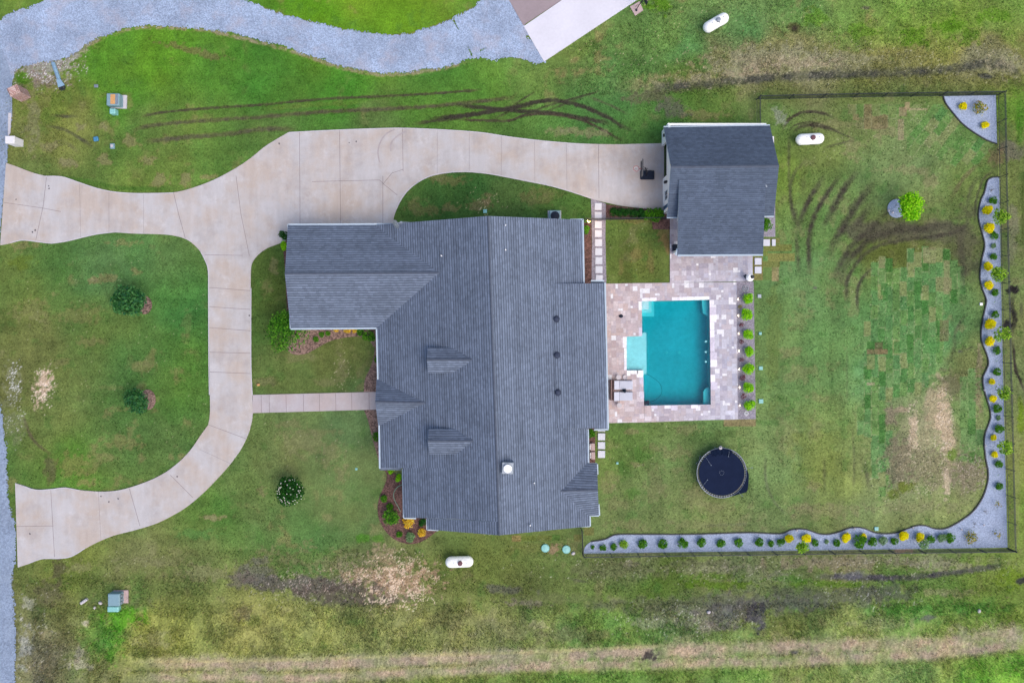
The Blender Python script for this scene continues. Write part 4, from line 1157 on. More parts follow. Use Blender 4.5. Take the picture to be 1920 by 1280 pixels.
for (i, j, a, b) in tiles:
    x0, y0 = 1128 + i * UN, 402 + j * UN
    quad = []
    for (x, y) in ((x0, y0), (x0 + a * UN, y0), (x0 + a * UN, y0 + b * UN), (x0, y0 + b * UN)):
        dx, dy = x - 1270, y - 660
        quad.append((x + dy * .014, y - dx * .012))
    cc = (np.array(rnd.choice(tpal), dtype=float) * .46 + np.array([212, 206, 214]) * .54) * rnd.uniform(.96, 1.04)
    fx = (x0 - 1130) / 250.0
    cc -= 4
    cc += np.array([7, 0, -5]) * (1 - fx) * 1.6 + np.array([-4, 1, 7]) * fx
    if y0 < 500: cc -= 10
    if rnd.random() < .07: cc = np.array([252, 250, 254])
    c = AL(*np.clip(cc, 60, 254))
    for q in PAT:
        # clip quads run clockwise on screen (y down) => side() >= 0 inside
        add_tile(clip(quad, q), c)
# pale coping stones round the pool
cop = []
def coping(p0, p1, off, n):
    for k in range(n):
        t0, t1 = k / n, (k + 1) / n
        a = (p0[0] + (p1[0] - p0[0]) * t0, p0[1] + (p1[1] - p0[1]) * t0); b = (p0[0] + (p1[0] - p0[0]) * t1, p0[1] + (p1[1] - p0[1]) * t1)
        w = rnd.choice([1, 1, 1.5])
        if rnd.random() < .3: continue
        cc = rnd.choice([(246, 240, 246), (236, 232, 240), (250, 248, 250), (210, 202, 216)])
        add_tile([a, b, (b[0] + off[0] * w, b[1] + off[1] * w), (a[0] + off[0] * w, a[1] + off[1] * w)], AL(*[min(255, q_ + 8) for q_ in cc], 1.15), .046)
coping((1203, 565), (1330, 562), (0, -6.5), 9); coping((1330, 562), (1333, 758), (8.5, 0), 14); coping((1208, 760), (1333, 758), (0, 6.5), 10)
coping((1203, 565), (1204, 630), (-6, 0), 4); coping((1206, 694), (1208, 760), (-8, 0), 5); coping((1175, 694), (1196, 694), (0, 7), 3); coping((1175, 631), (1175, 694), (-5, 0), 3)
me = bpy.data.meshes.new('patio')
me.from_pydata(TV, [], TF)
at = me.color_attributes.new('Col', 'FLOAT_COLOR', 'POINT')
at.data.foreach_set('color', np.array([(*c, 1) for c in TC], dtype=np.float32).ravel())
me.materials.append(M['tile'])
patio = bpy.data.objects.new('patio', me); COL.objects.link(patio); tag(patio, kind='structure')
mb = MB()
for q in PAT:
    pts = [P(x, y, 0) for x, y in q]
    mb.prism([(p.x, p.y) for p in pts], -.1, .028)
gr = mb.build('patio_grout', M['grout'], patio)

# ------------------------------------------------------------------ swimming pool
pool = empty('swimming_pool', P(1268, 661, 0), 'rectangular teal swimming pool with a pale sun shelf on its left side', 'pool')
def pl_build(mb, name, m, parent, **k):
    o = mb.build(name, m, parent, **k); o.location = -parent.location; return o
def wpts(poly): return [(P(x, y, 0).x, P(x, y, 0).y) for x, y in poly]
mb = MB()
pp = wpts(POOL); n = len(pp)
DEP = -1.45
mb.poly([(x, y, .03) for x, y in pp] + [(x, y, -.25) for x, y in pp], [(i, (i + 1) % n, n + (i + 1) % n, n + i) for i in range(n)], 1)
mb.poly([(x, y, -.25) for x, y in pp] + [(x, y, DEP) for x, y in pp], [(i, (i + 1) % n, n + (i + 1) % n, n + i) for i in range(n)], 0)
mb.box((P(1255, 661, 0).x, P(0, 661, 0).y, DEP - .05), (9.5, 11, .1))
pl_build(mb, 'pool_shell', [M['plaster'], M['tileband']], pool)
mb = MB(); mb.prism(wpts([(1174, 631), (1203.5, 630), (1203.5, 623.5), (1213, 623), (1213.5, 701), (1206.5, 701.5), (1206.2, 694.5), (1174, 694.5)]), DEP, -.3)
pl_build(mb, 'sun_shelf', M['plaster'], pool)
for (x, y, z) in ((1229, 593, -.62), (1223, 586, -.4), (1217, 580, -.2)):
    mb = MB(); mb.prism(wpts([(1202.5, 564.6), (x, 564), (x, y), (1203, y)]), DEP, z); pl_build(mb, 'step', M['plaster'], pool)
mb = MB(); mb.prism(wpts([(1319, 561.5), (1330.5, 561), (1331, 592), (1326, 590), (1321, 586)]), DEP, -.6); pl_build(mb, 'bench', M['plaster'], pool)
mb = MB(); mb.prism(wpts([(1333, 726), (1333.4, 758.5), (1322, 758.8), (1322, 734), (1326, 729)]), DEP, -.6); pl_build(mb, 'bench', M['plaster'], pool)
mb = MB()
o_pts = wpts([(1202.8, 564.8), (1330.2, 561.8), (1333.2, 758.2), (1207.8, 760.2), (1205.8, 694.2), (1174.8, 694.2), (1174.8, 630.8), (1203.8, 629.8)])
mb.prism(o_pts, DEP - .2, -.10)
pl_build(mb, 'water', M['water'], pool)
for y in (640, 659.5, 678):
    mb = MB(); mb.lathe([(.10, 0), (.10, .05), (.06, .08)], (P(1325, 0, 0).x, P(0, y, 0).y, -.35), 12)
    pl_build(mb, 'wall_light', M['white'], pool)
for x, y in ((1280, 661), (1256, 661)):
    mb = MB(); mb.lathe([(.14, 0), (.12, .05)], (P(x, 0, 0).x, P(0, y, 0).y, DEP), 14)
    pl_build(mb, 'drain_cover', M['white'], pool)
cl = empty('pool_cleaner', P(1212, 755, 0), 'small black cleaning robot in the lower left corner of the pool', 'pool cleaner')
mb = MB(); mb.box((0, 0, -.15), (.42, .3, .18), .3, 0, .04); mb.tube([(-.2, -.2, -.14), (-.2, .2, -.14)], .06, 8); mb.tube([(.2, -.2, -.14), (.22, .2, -.14)], .06, 8); mb.build('body', M['darkplastic'], cl)
mb = MB(); mb.tube([(x_, y_, -.12) for x_, y_ in smooth_line([(0.1, 0), (.9, .3), (1.4, .9), (1.25, 1.7), (.7, 2.2), (0.05, 2.6)])], .014, 6); mb.build('hose', M['darkplastic'], cl)

# ------------------------------------------------------------------ roofs
def slab(mb, pts, thick=.18, m=0, ms=1, eave=None):
    """a sloping roof face with thickness; slope-aligned texture coordinates"""
    pts = [Vector(p) for p in pts]
    n = Vector((0, 0, 0))
    for i in range(len(pts)):
        a, b = pts[i], pts[(i + 1) % len(pts)]
        n += Vector(((a.y - b.y) * (a.z + b.z), (a.z - b.z) * (a.x + b.x), (a.x - b.x) * (a.y + b.y)))
    n.normalize()
    if n.z < 0: pts.reverse(); n = -n
    e = Vector((0, 0, 1)).cross(n)
    if e.length < 1e-4: e = Vector((1, 0, 0))
    e.normalize(); up = n.cross(e)
    mb.face(pts, m, [((p).dot(e), (p).dot(up)) for p in pts])
    lo = [p - Vector((0, 0, thick)) for p in pts]
    k = len(pts)
    mb.poly([tuple(p) for p in pts] + [tuple(p) for p in lo], [(k + i, k + (i + 1) % k, (i + 1) % k, i) for i in range(k)], ms)
    mb.face(lo[::-1], 2)

RM = [M['shingle'], M['trim'], M['soffit']]
HE, HR = 3.0, 6.4
house = empty('farmhouse', P(920, 700, 0), 'large house with dark shingle roof, two dormers and a left garage wing', 'house')
def hb(mb, name, m, parent=house, **k):
    o = mb.build(name, m, parent, **k)
    if parent is house: o.location = -house.location
    return o
RN = P(915, 405, HR); RS = P(936, 1003, HR)
plW = plane3(RN, RS, P(706, 615, HE))
plE = plane3(RN, RS, P(1092, 450, HE))
def Wp(x, y, dz=0): return onpl(plW, x, y, dz)
def Ep(x, y, dz=0): return onpl(plE, x, y, dz)
# ridge position on screen at row y
def rx(y): return 915 + (y - 405) * (936 - 915) / (1003 - 405)

roof = MB()
plB = plane3(Wp(850, 880), Wp(852, 970), P(755, 920, 3.5))
slab(roof, [Wp(915, 405), Wp(704, 422), Wp(706, 615), Wp(712, 877), Wp(rx(877), 877)])
slab(roof, [Wp(rx(877), 877), Wp(850, 877), Wp(852, 972), Wp(rx(978), 978)])
slab(roof, [Wp(850, 877), onpl(plB, 755, 877), onpl(plB, 757, 970), Wp(852, 972)])
slab(roof, [Wp(rx(978), 978, -.05), Wp(800, 971, -.18), Wp(801, 992, -.18), Wp(936, 1003, -.05)])
slab(roof, [Ep(915, 405), Ep(1092, 412), Ep(1094, 531), Ep(1102, 803), Ep(1103, 870), Ep(1106, 986), Ep(936, 1003)])
main = hb(roof, 'roof', RM)
# wing with its own ridge
wing = MB()
WRW = P(534, 513, HE + 1.95); WRE = Wp(835, 511)
WRE.z = WRW.z
wr = WRE
plWN = plane3(WRW, wr, P(540, 421, HE)); plWS = plane3(WRW, wr, P(545, 616, HE))
slab(wing, [WRW, P(540, 421, HE), P(704, 421, HE) , wr])
slab(wing, [WRW, wr, Wp(706, 615), P(545, 616, HE)])
hb(wing, 'wing_roof', RM)
# ridge caps
mb = MB()
def cap(mb, a, b, w=.22):
    a, b = Vector(a), Vector(b)
    d = (b - a).normalized(); s = d.cross(Vector((0, 0, 1))).normalized() * w / 2
    up = Vector((0, 0, .045)); dn = Vector((0, 0, -.04))
    n = max(2, int((b - a).length / .22))
    for i in range(n):
        p, q = a + (b - a) * (i / n), a + (b - a) * ((i + 1) / n)
        l = Vector((0, 0, .012)) if i % 2 else Vector((0, 0, 0))
        mb.face([p + up + l, p + s + dn + l, q + s + dn + l, q + up + l]); mb.face([p + up + l, q + up + l, q - s + dn + l, p - s + dn + l])
cap(mb, RN, RS)
hb(mb, 'ridge_cap', M['cap']); mb = MB()
cap(mb, WRW, WRE - Vector((.2, 0, 0)))
hb(mb, 'ridge_cap', M['cap'])
# porch gable to the front and small gable to the back
mb = MB()
a = Wp(797, 755); ridge0 = P(703.5, 753, a.z)
slab(mb, [ridge0, a, Wp(709, 711), P(706, 711, HE)]); slab(mb, [ridge0, P(709, 797, HE), Wp(713, 797), a])
cap_m = MB(); cap(cap_m, ridge0, a, .24); hb(cap_m, 'gable_cap', M['cap']); cap_m = MB()
hb(mb, 'porch_roof', RM)
mb = MB()
b0 = Ep(1052, 920); r1 = P(1121, 918, b0.z)
slab(mb, [r1, P(1119.5, 868, HE), Ep(1100, 868), b0]); slab(mb, [r1, b0, Ep(1103, 966), P(1123, 966, HE)])
cap(cap_m, r1, b0, .24)
hb(mb, 'rear_gable_roof', RM)
# lifted roof over the rear terrace
mb = MB()
t0, t1 = Ep(1037, 532), Ep(1042, 802)
t0.z += .03; t1.z += .03
slab(mb, [t0, P(1134, 531, HE + .0), P(1140, 803, HE + .0), t1], .22)
hb(mb, 'terrace_roof', RM)
hb(cap_m, 'gable_cap', M['cap'])
mb = MB()
for k_ in (1,): slab(mb, [P(712, 877, HE - .15), P(752, 877, HE - .15), P(752, 881, HE - .3), P(712, 881, HE - .3)], .1)
hb(mb, 'eave_return', RM); mb = MB()
slab(mb, [P(1115, 803, HE - .1), P(1140, 803, HE - .1), P(1140, 807, HE - .3), P(1113, 807, HE - .3)], .1)
hb(mb, 'eave_return', RM); mb = MB()
slab(mb, [P(1108, 527, HE - .2), P(1133, 527, HE - .2), P(1134, 533, HE), P(1108, 533, HE)], .1)
hb(mb, 'eave_return', RM)
# dormers
for (x0, yr, x1) in ((802, 674, 884), (804, 826, 886)):
    dn = MB()
    hr_, he_ = 5.85, 5.25
    rw = P(x0 - 2, yr, hr_); re_ = Wp(x1, yr); re_.z = hr_
    nw, sw = P(x0, yr - 22, he_), P(x0 + 1, yr + 25, he_)
    ne = Wp(856, yr - 22); ne.z = he_; se = Wp(857, yr + 25); se.z = he_
    slab(dn, [rw, re_, ne, nw], .1); slab(dn, [rw, sw, se, re_], .1)
    o = hb(dn, 'dormer', RM)
    wl = MB()
    i1 = [nw + Vector((.2, -.2, -.1)), sw + Vector((.2, .2, -.1)), se + Vector((0, .2, -.1)), ne + Vector((0, -.2, -.1))]
    z0 = 3.9
    q = [(p.x, p.y) for p in i1]
    wl.prism(q, z0, he_ - .08)
    wl.face([i1[0], i1[1], rw + Vector((.2, 0, -.12))])
    w_ = wl.build('dormer_wall', M['siding'], o)
    gl = MB(); c = (i1[0] + i1[1]) / 2; gl.box((c.x - .03, c.y, he_ - .42), (.05, .9, .6)); gl.build('window', M['glass'], o)
    cp = MB(); cap(cp, rw, re_, .2); cp.build('ridge_cap', M['cap'], o)
# walls that carry the roofs
def wall_under(mb, poly, pl, drop=.2, cap_h=None):
    pts = [P(x, y, 3.0) for x, y in poly]
    tops = [(p.x, p.y, (plz(pl, p.x, p.y) - drop) if pl else cap_h) for p in pts]
    bots = [(p.x, p.y, -.05) for p in pts]
    n = len(pts)
    mb.poly(bots + tops, [(i, (i + 1) % n, n + (i + 1) % n, n + i) for i in range(n)], 0)
    mb.poly(tops, [tuple(range(n))], 0)
mb = MB()
wall_under(mb, [(915, 425), (720, 436), (722, 615), (724, 866), (765, 876), (768, 960), (812, 962), (812, 970), (936, 976)], plW, .32)
wall_under(mb, [(916, 425), (936, 976), (1094, 968), (1094, 950), (1088, 870), (1088, 803), (1080, 545), (1080, 428)], plE, .32)
wall_under(mb, [(552, 432), (725, 430), (725, 606), (556, 606)], None, 0, HE - .2)
wall_under(mb, [(1085, 880), (1110, 878), (1113, 955), (1085, 955)], None, 0, HE - .2)
a_, b_ = P(552, 432, 2.8), P(556, 606, 2.8); c_ = P(545, 513, 4.7)
mb.face([a_, b_, c_])
walls = hb(mb, 'wall', M['siding'])
mb = MB()
for x, y in ((1128, 560), (1128, 660), (1128, 760), (722, 722), (722, 786)):
    mb = MB(); p = P(x, y, 0); mb.box((p.x, p.y, 1.35), (.18, .18, 2.7)); hb(mb, 'post', M['trim'])
for (x, y) in ((551, 470), (551, 560)):
    f = MB(); p = P(x + .8, y, 2); f.box((p.x - .04, p.y, 1.2), (.08, 2.6, 2.2)); hb(f, 'garage_door', M['garage_door'])
for (x, y) in ((721.4, 650), (722, 690), (723.8, 830)):
    f = MB(); p = P(x, y, 3.0); f.box((p.x - .03, p.y, 1.6), (.09, 1.3, 1.5)); fo = hb(f, 'window', M['trim'])
    g = MB(); g.box((p.x - .06, p.y, 1.6), (.08, 1.1, 1.3)); g.build('pane', M['glass'], fo)
f = MB(); p = P(722.8, 752, 3.0); f.box((p.x - .04, p.y, 1.05), (.09, 1.1, 2.1)); hb(f, 'front_door', M['bluedoor'])
for y in (580, 640, 720):
    f = MB(); p = P(1080 + (y - 545) * .03, y, 3.0); f.box((p.x + .03, p.y, 1.3), (.09, 2.0, 2.2)); fo = hb(f, 'window', M['trim'])
    g = MB(); g.box((p.x + .06, p.y, 1.3), (.08, 1.8, 2.0)); g.build('pane', M['glass'], fo)
# gutters
def gutter(mb, a, b, w=.13, h=.12):
    a, b = Vector(a), Vector(b)
    c = (a + b) / 2; d = b - a
    s = Vector((-d.y, d.x, 0)).normalized()
    L = d.length
    # solid trough with a bead
    u = d.normalized()
    pr = [(-w / 2, .02), (w / 2, .02), (w / 2, -h), (-w / 2, -h * .8)]
    vs = []
    for e in (a, b):
        for (o, z) in pr: vs.append(e + s * o + Vector((0, 0, z)))
    mb.poly(vs, [(0, 1, 5, 4), (1, 2, 6, 5), (2, 3, 7, 6), (3, 0, 4, 7), (3, 2, 1, 0), (4, 5, 6, 7)])
E_ = HE
for a, b in (((540, 421), (735, 420)), ((545, 616.6), (706, 615.5)), ((706, 616), (708.5, 711)), ((711, 797), (712, 878)), ((755, 879), (757, 970)), ((800.5, 972), (801, 993)),
             ((1093, 411), (1095, 531)), ((1134.6, 530), (1140.5, 804)), ((1102.6, 804), (1103.6, 869)), ((1106.2, 967), (1106.6, 986)), ((1120, 870), (1120.6, 889)), ((1122.6, 945), (1124, 966))):
    mb = MB(); gutter(mb, P(*a, E_ + .0), P(*b, E_ + .0)); hb(mb, 'gutter', M['trim'])
for a, b in (((1069, 411.5), (1093, 411.5)), ((757, 970.6), (780, 971.5)), ((801, 992.6), (822, 993.5)), ((1083, 986.6), (1106, 986)), ((1108, 526.5), (1133, 526.5)), ((1107, 966), (1123, 966.5)), ((1114, 805.5), (1141, 804.6)), ((540, 421), (541, 440)), ((543.6, 596), (545, 616))):
    mb = MB(); gutter(mb, P(*a, E_ + .0), P(*b, E_ + .0), .12, .1); hb(mb, 'eave_trim', M['trim'])
# roof fittings
mb = MB()
p = Ep(952, 875); mb.box((p.x, p.y, p.z + .15), (.95, .95, 1.0), -.03, 0, .03)
ch = hb(mb, 'chimney', M['steel'])
mb = MB(); mb.lathe([(.26, 0), (.26, .18), (.34, .2), (.34, .26), (.1, .33)], (p.x, p.y, p.z + .65), 20); mb.build('chimney_cap', M['white'], ch, smooth=False)
for (x, y) in ((1043, 598), (1044, 665.5), (1045.5, 735.5)):
    p = onpl(plane3(t0, t1, P(1134, 531, HE)), x, y)
    mb = MB(); mb.lathe([(.24, -.05), (.24, .1), (.2, .2), (.08, .26)], (p.x, p.y, p.z), 14); mb.lathe([(.3, -.04), (.3, .03)], (p.x, p.y, p.z), 14); hb(mb, 'roof_vent', M['vent'], smooth=False)
for (x, y) in ((1002, 904), (948, 423), (948, 469), (994, 983)):
    p = Ep(x, y); mb = MB(); mb.tube([(p.x, p.y, p.z - .1), (p.x, p.y, p.z + .35)], .05, 8); hb(mb, 'vent_pipe', M['white'])
p = Wp(828, 480); mb = MB(); mb.tube([(p.x, p.y, p.z - .1), (p.x, p.y, p.z + .35)], .05, 8); hb(mb, 'vent_pipe', M['white'])
# satellite dish clamped to the eave
ds = empty('satellite_dish', P(750, 419, 3.9), 'oval grey satellite dish on the north eave of the garage wing', 'satellite dish')
mb = MB()
ax = Vector((.95, .35, .45)).normalized(); uu = ax.cross(Vector((0, 0, 1))).normalized(); ww = uu.cross(ax)
cc = Vector((-.3, -.12, .35)); vs = [cc - ax * .1]; fs = []
for r_, k in ((.2, .07), (.4, 0)):
    for i in range(20):
        t = 2 * math.pi * i / 20; vs.append(cc - ax * k + uu * math.cos(t) * r_ + ww * math.sin(t) * r_ * 1.15)
for i in range(20):
    j = (i + 1) % 20; fs += [(0, 1 + i, 1 + j), (1 + i, 21 + i, 21 + j, 1 + j)]
mb.poly(vs, fs); mb.build('dish', M['steel'], ds)
mb = MB(); mb.tube([cc - ax * .1 + ww * -.3, cc + ax * .45 - ww * .1], .02, 6); mb.box(tuple(cc + ax * .48 - ww * .1), (.18, .1, .1), .3); mb.build('feed_arm', M['steel'], ds)
mb = MB(); mb.tube([(0, 0, -.3), (-.05, 0, .1), tuple(cc - ax * .1)], .03, 8); mb.box((.35, .05, -.05), (1.1, .1, .08)); mb.tube([(.1, .18, -.1), (.9, .1, -.1)], .02, 6); mb.build('bracket', M['steel'], ds)

# ------------------------------------------------------------------ detached garage
gar = empty('detached_garage', P(1345, 330, 0), 'detached garage with a dark shingle roof and a white gable wall facing the driveway', 'garage')
def gb(mb, name, m, parent=gar, **k):
    o = mb.build(name, m, parent, **k)
    if parent is gar: o.location = -gar.location
    return o
GM = [M['shingle2'], M['trim'], M['soffit']]
GW, GE_ = P(1258, 313, 5.4), P(1460.5, 311, 5.4)
NWc, NEc, SWc, SEc = P(1244.5, 238, 2.8), P(1443.5, 235, 2.8), P(1250.5, 408, 2.8), P(1451, 405.5, 2.8)
plN = plane3(GW, GE_, NWc); plS = plane3(GW, GE_, SWc)
mb = MB(); slab(mb, [GW, GE_, NEc, NWc], .16); slab(mb, [GW, SWc, SEc, GE_], .16); gb(mb, 'roof', GM)
mb = MB(); cap(mb, GW, GE_, .24); gb(mb, 'ridge_cap', M['cap'])
s0, s1 = onpl(plS, 1273.5, 336), onpl(plS, 1436, 334); s0.z += .03; s1.z += .03
f0, f1 = P(1270.5, 479, 2.75), P(1430.5, 478, 2.75)
mb = MB(); slab(mb, [s0, f0, f1, s1], .2); gb(mb, 'patio_roof', GM)
mb = MB()
for (a, b, inx) in ((s0, f0, .12), (s1, f1, -.12)):
    mb = MB()
    m_ = a + (b - a) * .52
    p0 = [a + Vector((inx, -.3, -.22)), m_ + Vector((inx, 0, -.2))]
    mb.face([p0[0], p0[1], Vector((p0[1].x, p0[1].y, 2.7)), Vector((p0[0].x, p0[0].y, plz(plS, p0[0].x, p0[0].y) - .1))])
    gb(mb, 'cheek_wall', M['siding'])
for (x, y) in ((1276, 470), (1350, 470), (1425, 469)):
    mb = MB(); p = P(x, y, 2.7); mb.box((p.x, p.y + .12, 1.25), (.2, .2, 2.5)); gb(mb, 'post', M['siding'])
# walls with the big door opening in the west gable
XW = P(1241.5, 0, 0).x
def gx(y): return XW + (y - 300) * SC * .018
yN, yS = 246.5, 401
wl = MB()
def wseg(ya, yb, z0, z1, mb=wl, dx=0, th=.18, m=0):
    a, b = P(0, ya, 0).y, P(0, yb, 0).y
    x = gx((ya + yb) / 2) + dx
    mb.box((x + th / 2, (a + b) / 2, (z0 + z1) / 2), (th, abs(a - b), z1 - z0), 0, m)
wseg(yN, 275, -.05, 2.62); wseg(275, 336, 2.0, 2.62); wseg(336, 364, -.05, 2.62)
wseg(364, 380, -.05, .8); wseg(364, 380, 2.1, 2.62); wseg(380, 388, -.05, 2.62); wseg(388, 401, 2.1, 2.62)
xg = gx(300)
yc = GW.y
wl.poly([(xg, P(0, yN, 0).y, 2.6), (xg, P(0, yS, 0).y, 2.6), (xg + .18, P(0, yS, 0).y, 2.6), (xg + .18, P(0, yN, 0).y, 2.6), (xg, yc, 5.12), (xg + .18, yc, 5.12)],
        [(0, 4, 1), (3, 2, 5), (0, 3, 5, 4), (1, 4, 5, 2)])
XE = P(1419, 0, 0).x
ya, yb = P(0, yN, 0).y, P(0, yS, 0).y
wl.box(((xg + XE) / 2, ya - .09, 1.3), (XE - xg, .18, 2.66)); wl.box(((xg + XE) / 2, yb + .09, 1.3), (XE - xg, .18, 2.66)); wl.box((XE - .09, (ya + yb) / 2, 1.3), (.18, ya - yb - .4, 2.66))
wl.poly([(XE, ya, 2.6), (XE, yb, 2.6), (XE, yc, 5.12)], [(0, 1, 2)])
gb(wl, 'wall', M['siding'])
mb = MB(); wseg(275, 336, .0, 2.35, mb, .3, .08)
for k in range(1, 4): wseg(275.2, 335.8, .58 * k, .58 * k + .03, mb, .285, .05)
gb(mb, 'garage_door', M['garage_door'])
mb = MB(); wseg(364, 380, .8, 2.1, mb, .04, .06); wo = gb(mb, 'window', M['glass'])
mb = MB(); wseg(371.6, 372.6, .8, 2.1, mb, .02, .05); wseg(363.6, 364.6, .8, 2.1, mb, -.02, .1); wseg(379.5, 380.5, .8, 2.1, mb, -.02, .1); mb.build('frame', M['trim'], wo).location = (0, 0, 0)
mb = MB(); wseg(388, 401, -.02, 2.1, mb, .05, .07); gb(mb, 'side_door', M['bluedoor'])
for (ys_, zz) in ((264, 1.9), (349.5, 1.9)):
    mb = MB(); p = P(0, ys_, 0); mb.box((gx(ys_) - .12, p.y, zz), (.24, .22, .38), 0, 0, .03); mb.box((gx(ys_) - .04, p.y, zz + .25), (.1, .08, .12)); gb(mb, 'wall_lantern', M['black'])
for a, b in ((NWc, NEc), (f0, f1), (SWc, P(1271, 408, 2.8)), (P(1433, 405.6, 2.8), SEc), (P(1267, 478.6, 2.75), P(1270, 466, 2.75))):
    mb = MB(); gutter(mb, a, b); gb(mb, 'gutter', M['trim'])
mb = MB(); p = onpl(plS, 1434, 347); mb.box((p.x, p.y, p.z + .05), (.5, .1, .14), -.9); gb(mb, 'roof_flashing', M['steel'])

# ------------------------------------------------------------------ foliage
def leaves(n, rad, h, leaf, cols, seed, shell=.55, gaps=.35, zc=None, lumps=5, flat=1.7):
    """a crown of small leaves: uneven outline, gaps, mixed tone"""
    g = np.random.default_rng(seed)
    lc = g.normal(size=(lumps, 3)); lc /= np.linalg.norm(lc, axis=1)[:, None]; lc[:, 2] = np.abs(lc[:, 2]) * .8
    lr = g.uniform(.35, .6, lumps)
    lc *= (1 - lr)[:, None] * .95
    k = g.integers(0, lumps, n)
    d = g.normal(size=(n, 3)); d /= np.linalg.norm(d, axis=1)[:, None]
    r = g.uniform(shell, 1, n)[:, None]
    main = g.random(n) < .3
    pos = np.where(main[:, None], d * r * .82, lc[k] + d * r * lr[k][:, None])
    keepm = vn(pos[:, 0] * 10 + 50, pos[:, 1] * 10 + pos[:, 2] * 7 + 50, 2.0, seed) > gaps * .8
    pos = pos[keepm]; d = d[keepm]; n = len(pos)
    pos = pos * np.array([rad * 1.22, rad * 1.22, h / 2]) + np.array([0, 0, zc if zc is not None else h / 2])
    pos[:, 2] = np.maximum(pos[:, 2], .05)
    nr = d * .8 + g.normal(size=(n, 3)) * .5 + np.array([0, 0, flat]); nr /= np.linalg.norm(nr, axis=1)[:, None]
    t = np.cross(nr, g.normal(size=(n, 3))); t /= np.linalg.norm(t, axis=1)[:, None] + 1e-9
    b = np.cross(nr, t)
    L = (leaf * g.uniform(.6, 1.3, n))[:, None]; Wd = L * .45
    V = np.stack([pos - t * L / 2, pos + b * Wd / 2 + nr * L * .06, pos + t * L / 2, pos - b * Wd / 2 + nr * L * .06], 1).reshape(-1, 3)
    F = np.arange(n * 4).reshape(n, 4)
    ca = np.array([AL(*c) for c in cols]); ci = g.integers(0, len(cols), n)
    cc = np.minimum(ca[ci] * g.uniform(1.0, 1.75, n)[:, None], .88)
    return V, F, np.repeat(cc, 4, axis=0)

ORD = ['first', 'second', 'third', 'fourth', 'fifth', 'sixth', 'seventh', 'eighth', 'ninth', 'tenth', 'eleventh', 'twelfth', 'thirteenth', 'fourteenth', 'fifteenth', 'sixteenth', 'seventeenth', 'eighteenth', 'nineteenth', 'twentieth']
PAL = {
    'Y': [(255, 240, 10), (255, 232, 0), (255, 222, 6), (255, 246, 40), (250, 225, 10)],
    'O': [(240, 200, 60), (222, 170, 40), (250, 222, 90), (196, 150, 40)],
    'G': [(82, 142, 28), (58, 118, 22), (104, 164, 40), (46, 100, 24)],
    'L': [(150, 220, 24), (126, 200, 14), (176, 236, 50), (100, 176, 16)],
    'T': [(150, 192, 50), (112, 160, 40), (170, 206, 74), (92, 140, 36)],
    'F': [(120, 156, 104), (140, 170, 120), (100, 140, 86)],
    'B': [(96, 84, 84), (120, 100, 96), (76, 66, 70), (110, 116, 84)],
    'R': [(120, 44, 56), (96, 34, 46), (140, 60, 66), (84, 40, 50)],
    'S': [(176, 160, 40), (120, 140, 40), (204, 190, 70), (80, 110, 40), (150, 120, 40)],
    'D': [(34, 84, 24), (26, 66, 22), (48, 104, 32), (40, 92, 40)],
    'N': [(60, 116, 60), (44, 96, 44), (84, 136, 76), (52, 106, 70)],
    'M': [(62, 118, 30), (84, 150, 34), (44, 98, 26), (110, 168, 50)],
}
protos = {}
def plant_mesh(kind, var, rad=1.0, h=1.5, n=900, leaf=.27, shell=.6, gaps=.35):
    if kind == 'Y' and n > 500: gaps, leaf, n = .12, .34, 1100
    key = (kind, var)
    if key not in protos:
        V, F, C = leaves(n, rad, h, leaf, PAL[kind], hash(kind) % 7 * 0 + ord(kind) * 10 + var, shell, gaps)
        o = np_mesh('shrub_mesh', V, F, M['leaf'], C * .95, link=False)
        protos[key] = o.data; bpy.data.objects.remove(o)
    return protos[key]

def shrub(name, kind, px, py, r, label, cat='shrub', group=None, hh=None, stems=False, sparse=False, n=900):
    """r in photo pixels"""
    rr = r * SC
    hm = hh or rr * 1.5
    var = rnd.randrange(3)
    if sparse: me = plant_mesh(kind, 10 + var, n=110, leaf=.26, shell=.2, gaps=.75)
    else: me = plant_mesh(kind, var, n=n)
    o = bpy.data.objects.new(name, me); COL.objects.link(o)
    c = P(px, py, hm * .6)
    o.location = (c.x, c.y, 0.02)
    o.scale = (rr * rnd.uniform(.88, 1.12), rr * rnd.uniform(.88, 1.12), hm / 1.5)
    o.rotation_euler = (0, 0, rnd.uniform(0, 6.28))
    return tag(o, label, cat, group)

def tree(name, kind, bx, by, cxp, cyp, hc, rad, h, label, n=2600, leaf=.2, group=None, gaps=.35, cat='tree', trunk_r=.06, seed=1, lumps=9, stems=3):
    """base at photo (bx,by); crown seen at (cxp,cyp), its centre hc up"""
    base = P(bx, by, 0)
    root = empty(name, base, label, cat, group)
    cw = P(cxp, cyp, hc) - base
    V, F, C = leaves(n, rad, h, leaf, PAL[kind], seed, .45, gaps, zc=0, lumps=lumps)
    V = V + np.array([cw.x, cw.y, hc])
    np_mesh('crown', V, F, M['leaf'], C * .95, root)
    mb = MB()
    top = Vector((cw.x, cw.y, hc))
    mb.tube([(0, 0, -.05), (top.x * .3, top.y * .3, top.z * .4), tuple(top * .8)], [trunk_r, trunk_r * .8, trunk_r * .5], 8)
    g = random.Random(seed)
    for k in range(stems + 3):
        a = g.uniform(0, 6.28); q = top + Vector((math.cos(a) * rad * .7, math.sin(a) * rad * .7, g.uniform(-.1, .35) * h))
        s_ = top * g.uniform(.35, .65)
        mb.tube([tuple(s_), tuple((s_ + q) / 2 + Vector((0, 0, .08))), tuple(q)], [trunk_r * .5, trunk_r * .35, trunk_r * .15], 6)
    mb.build('trunk', M['bark'], root)
    return root

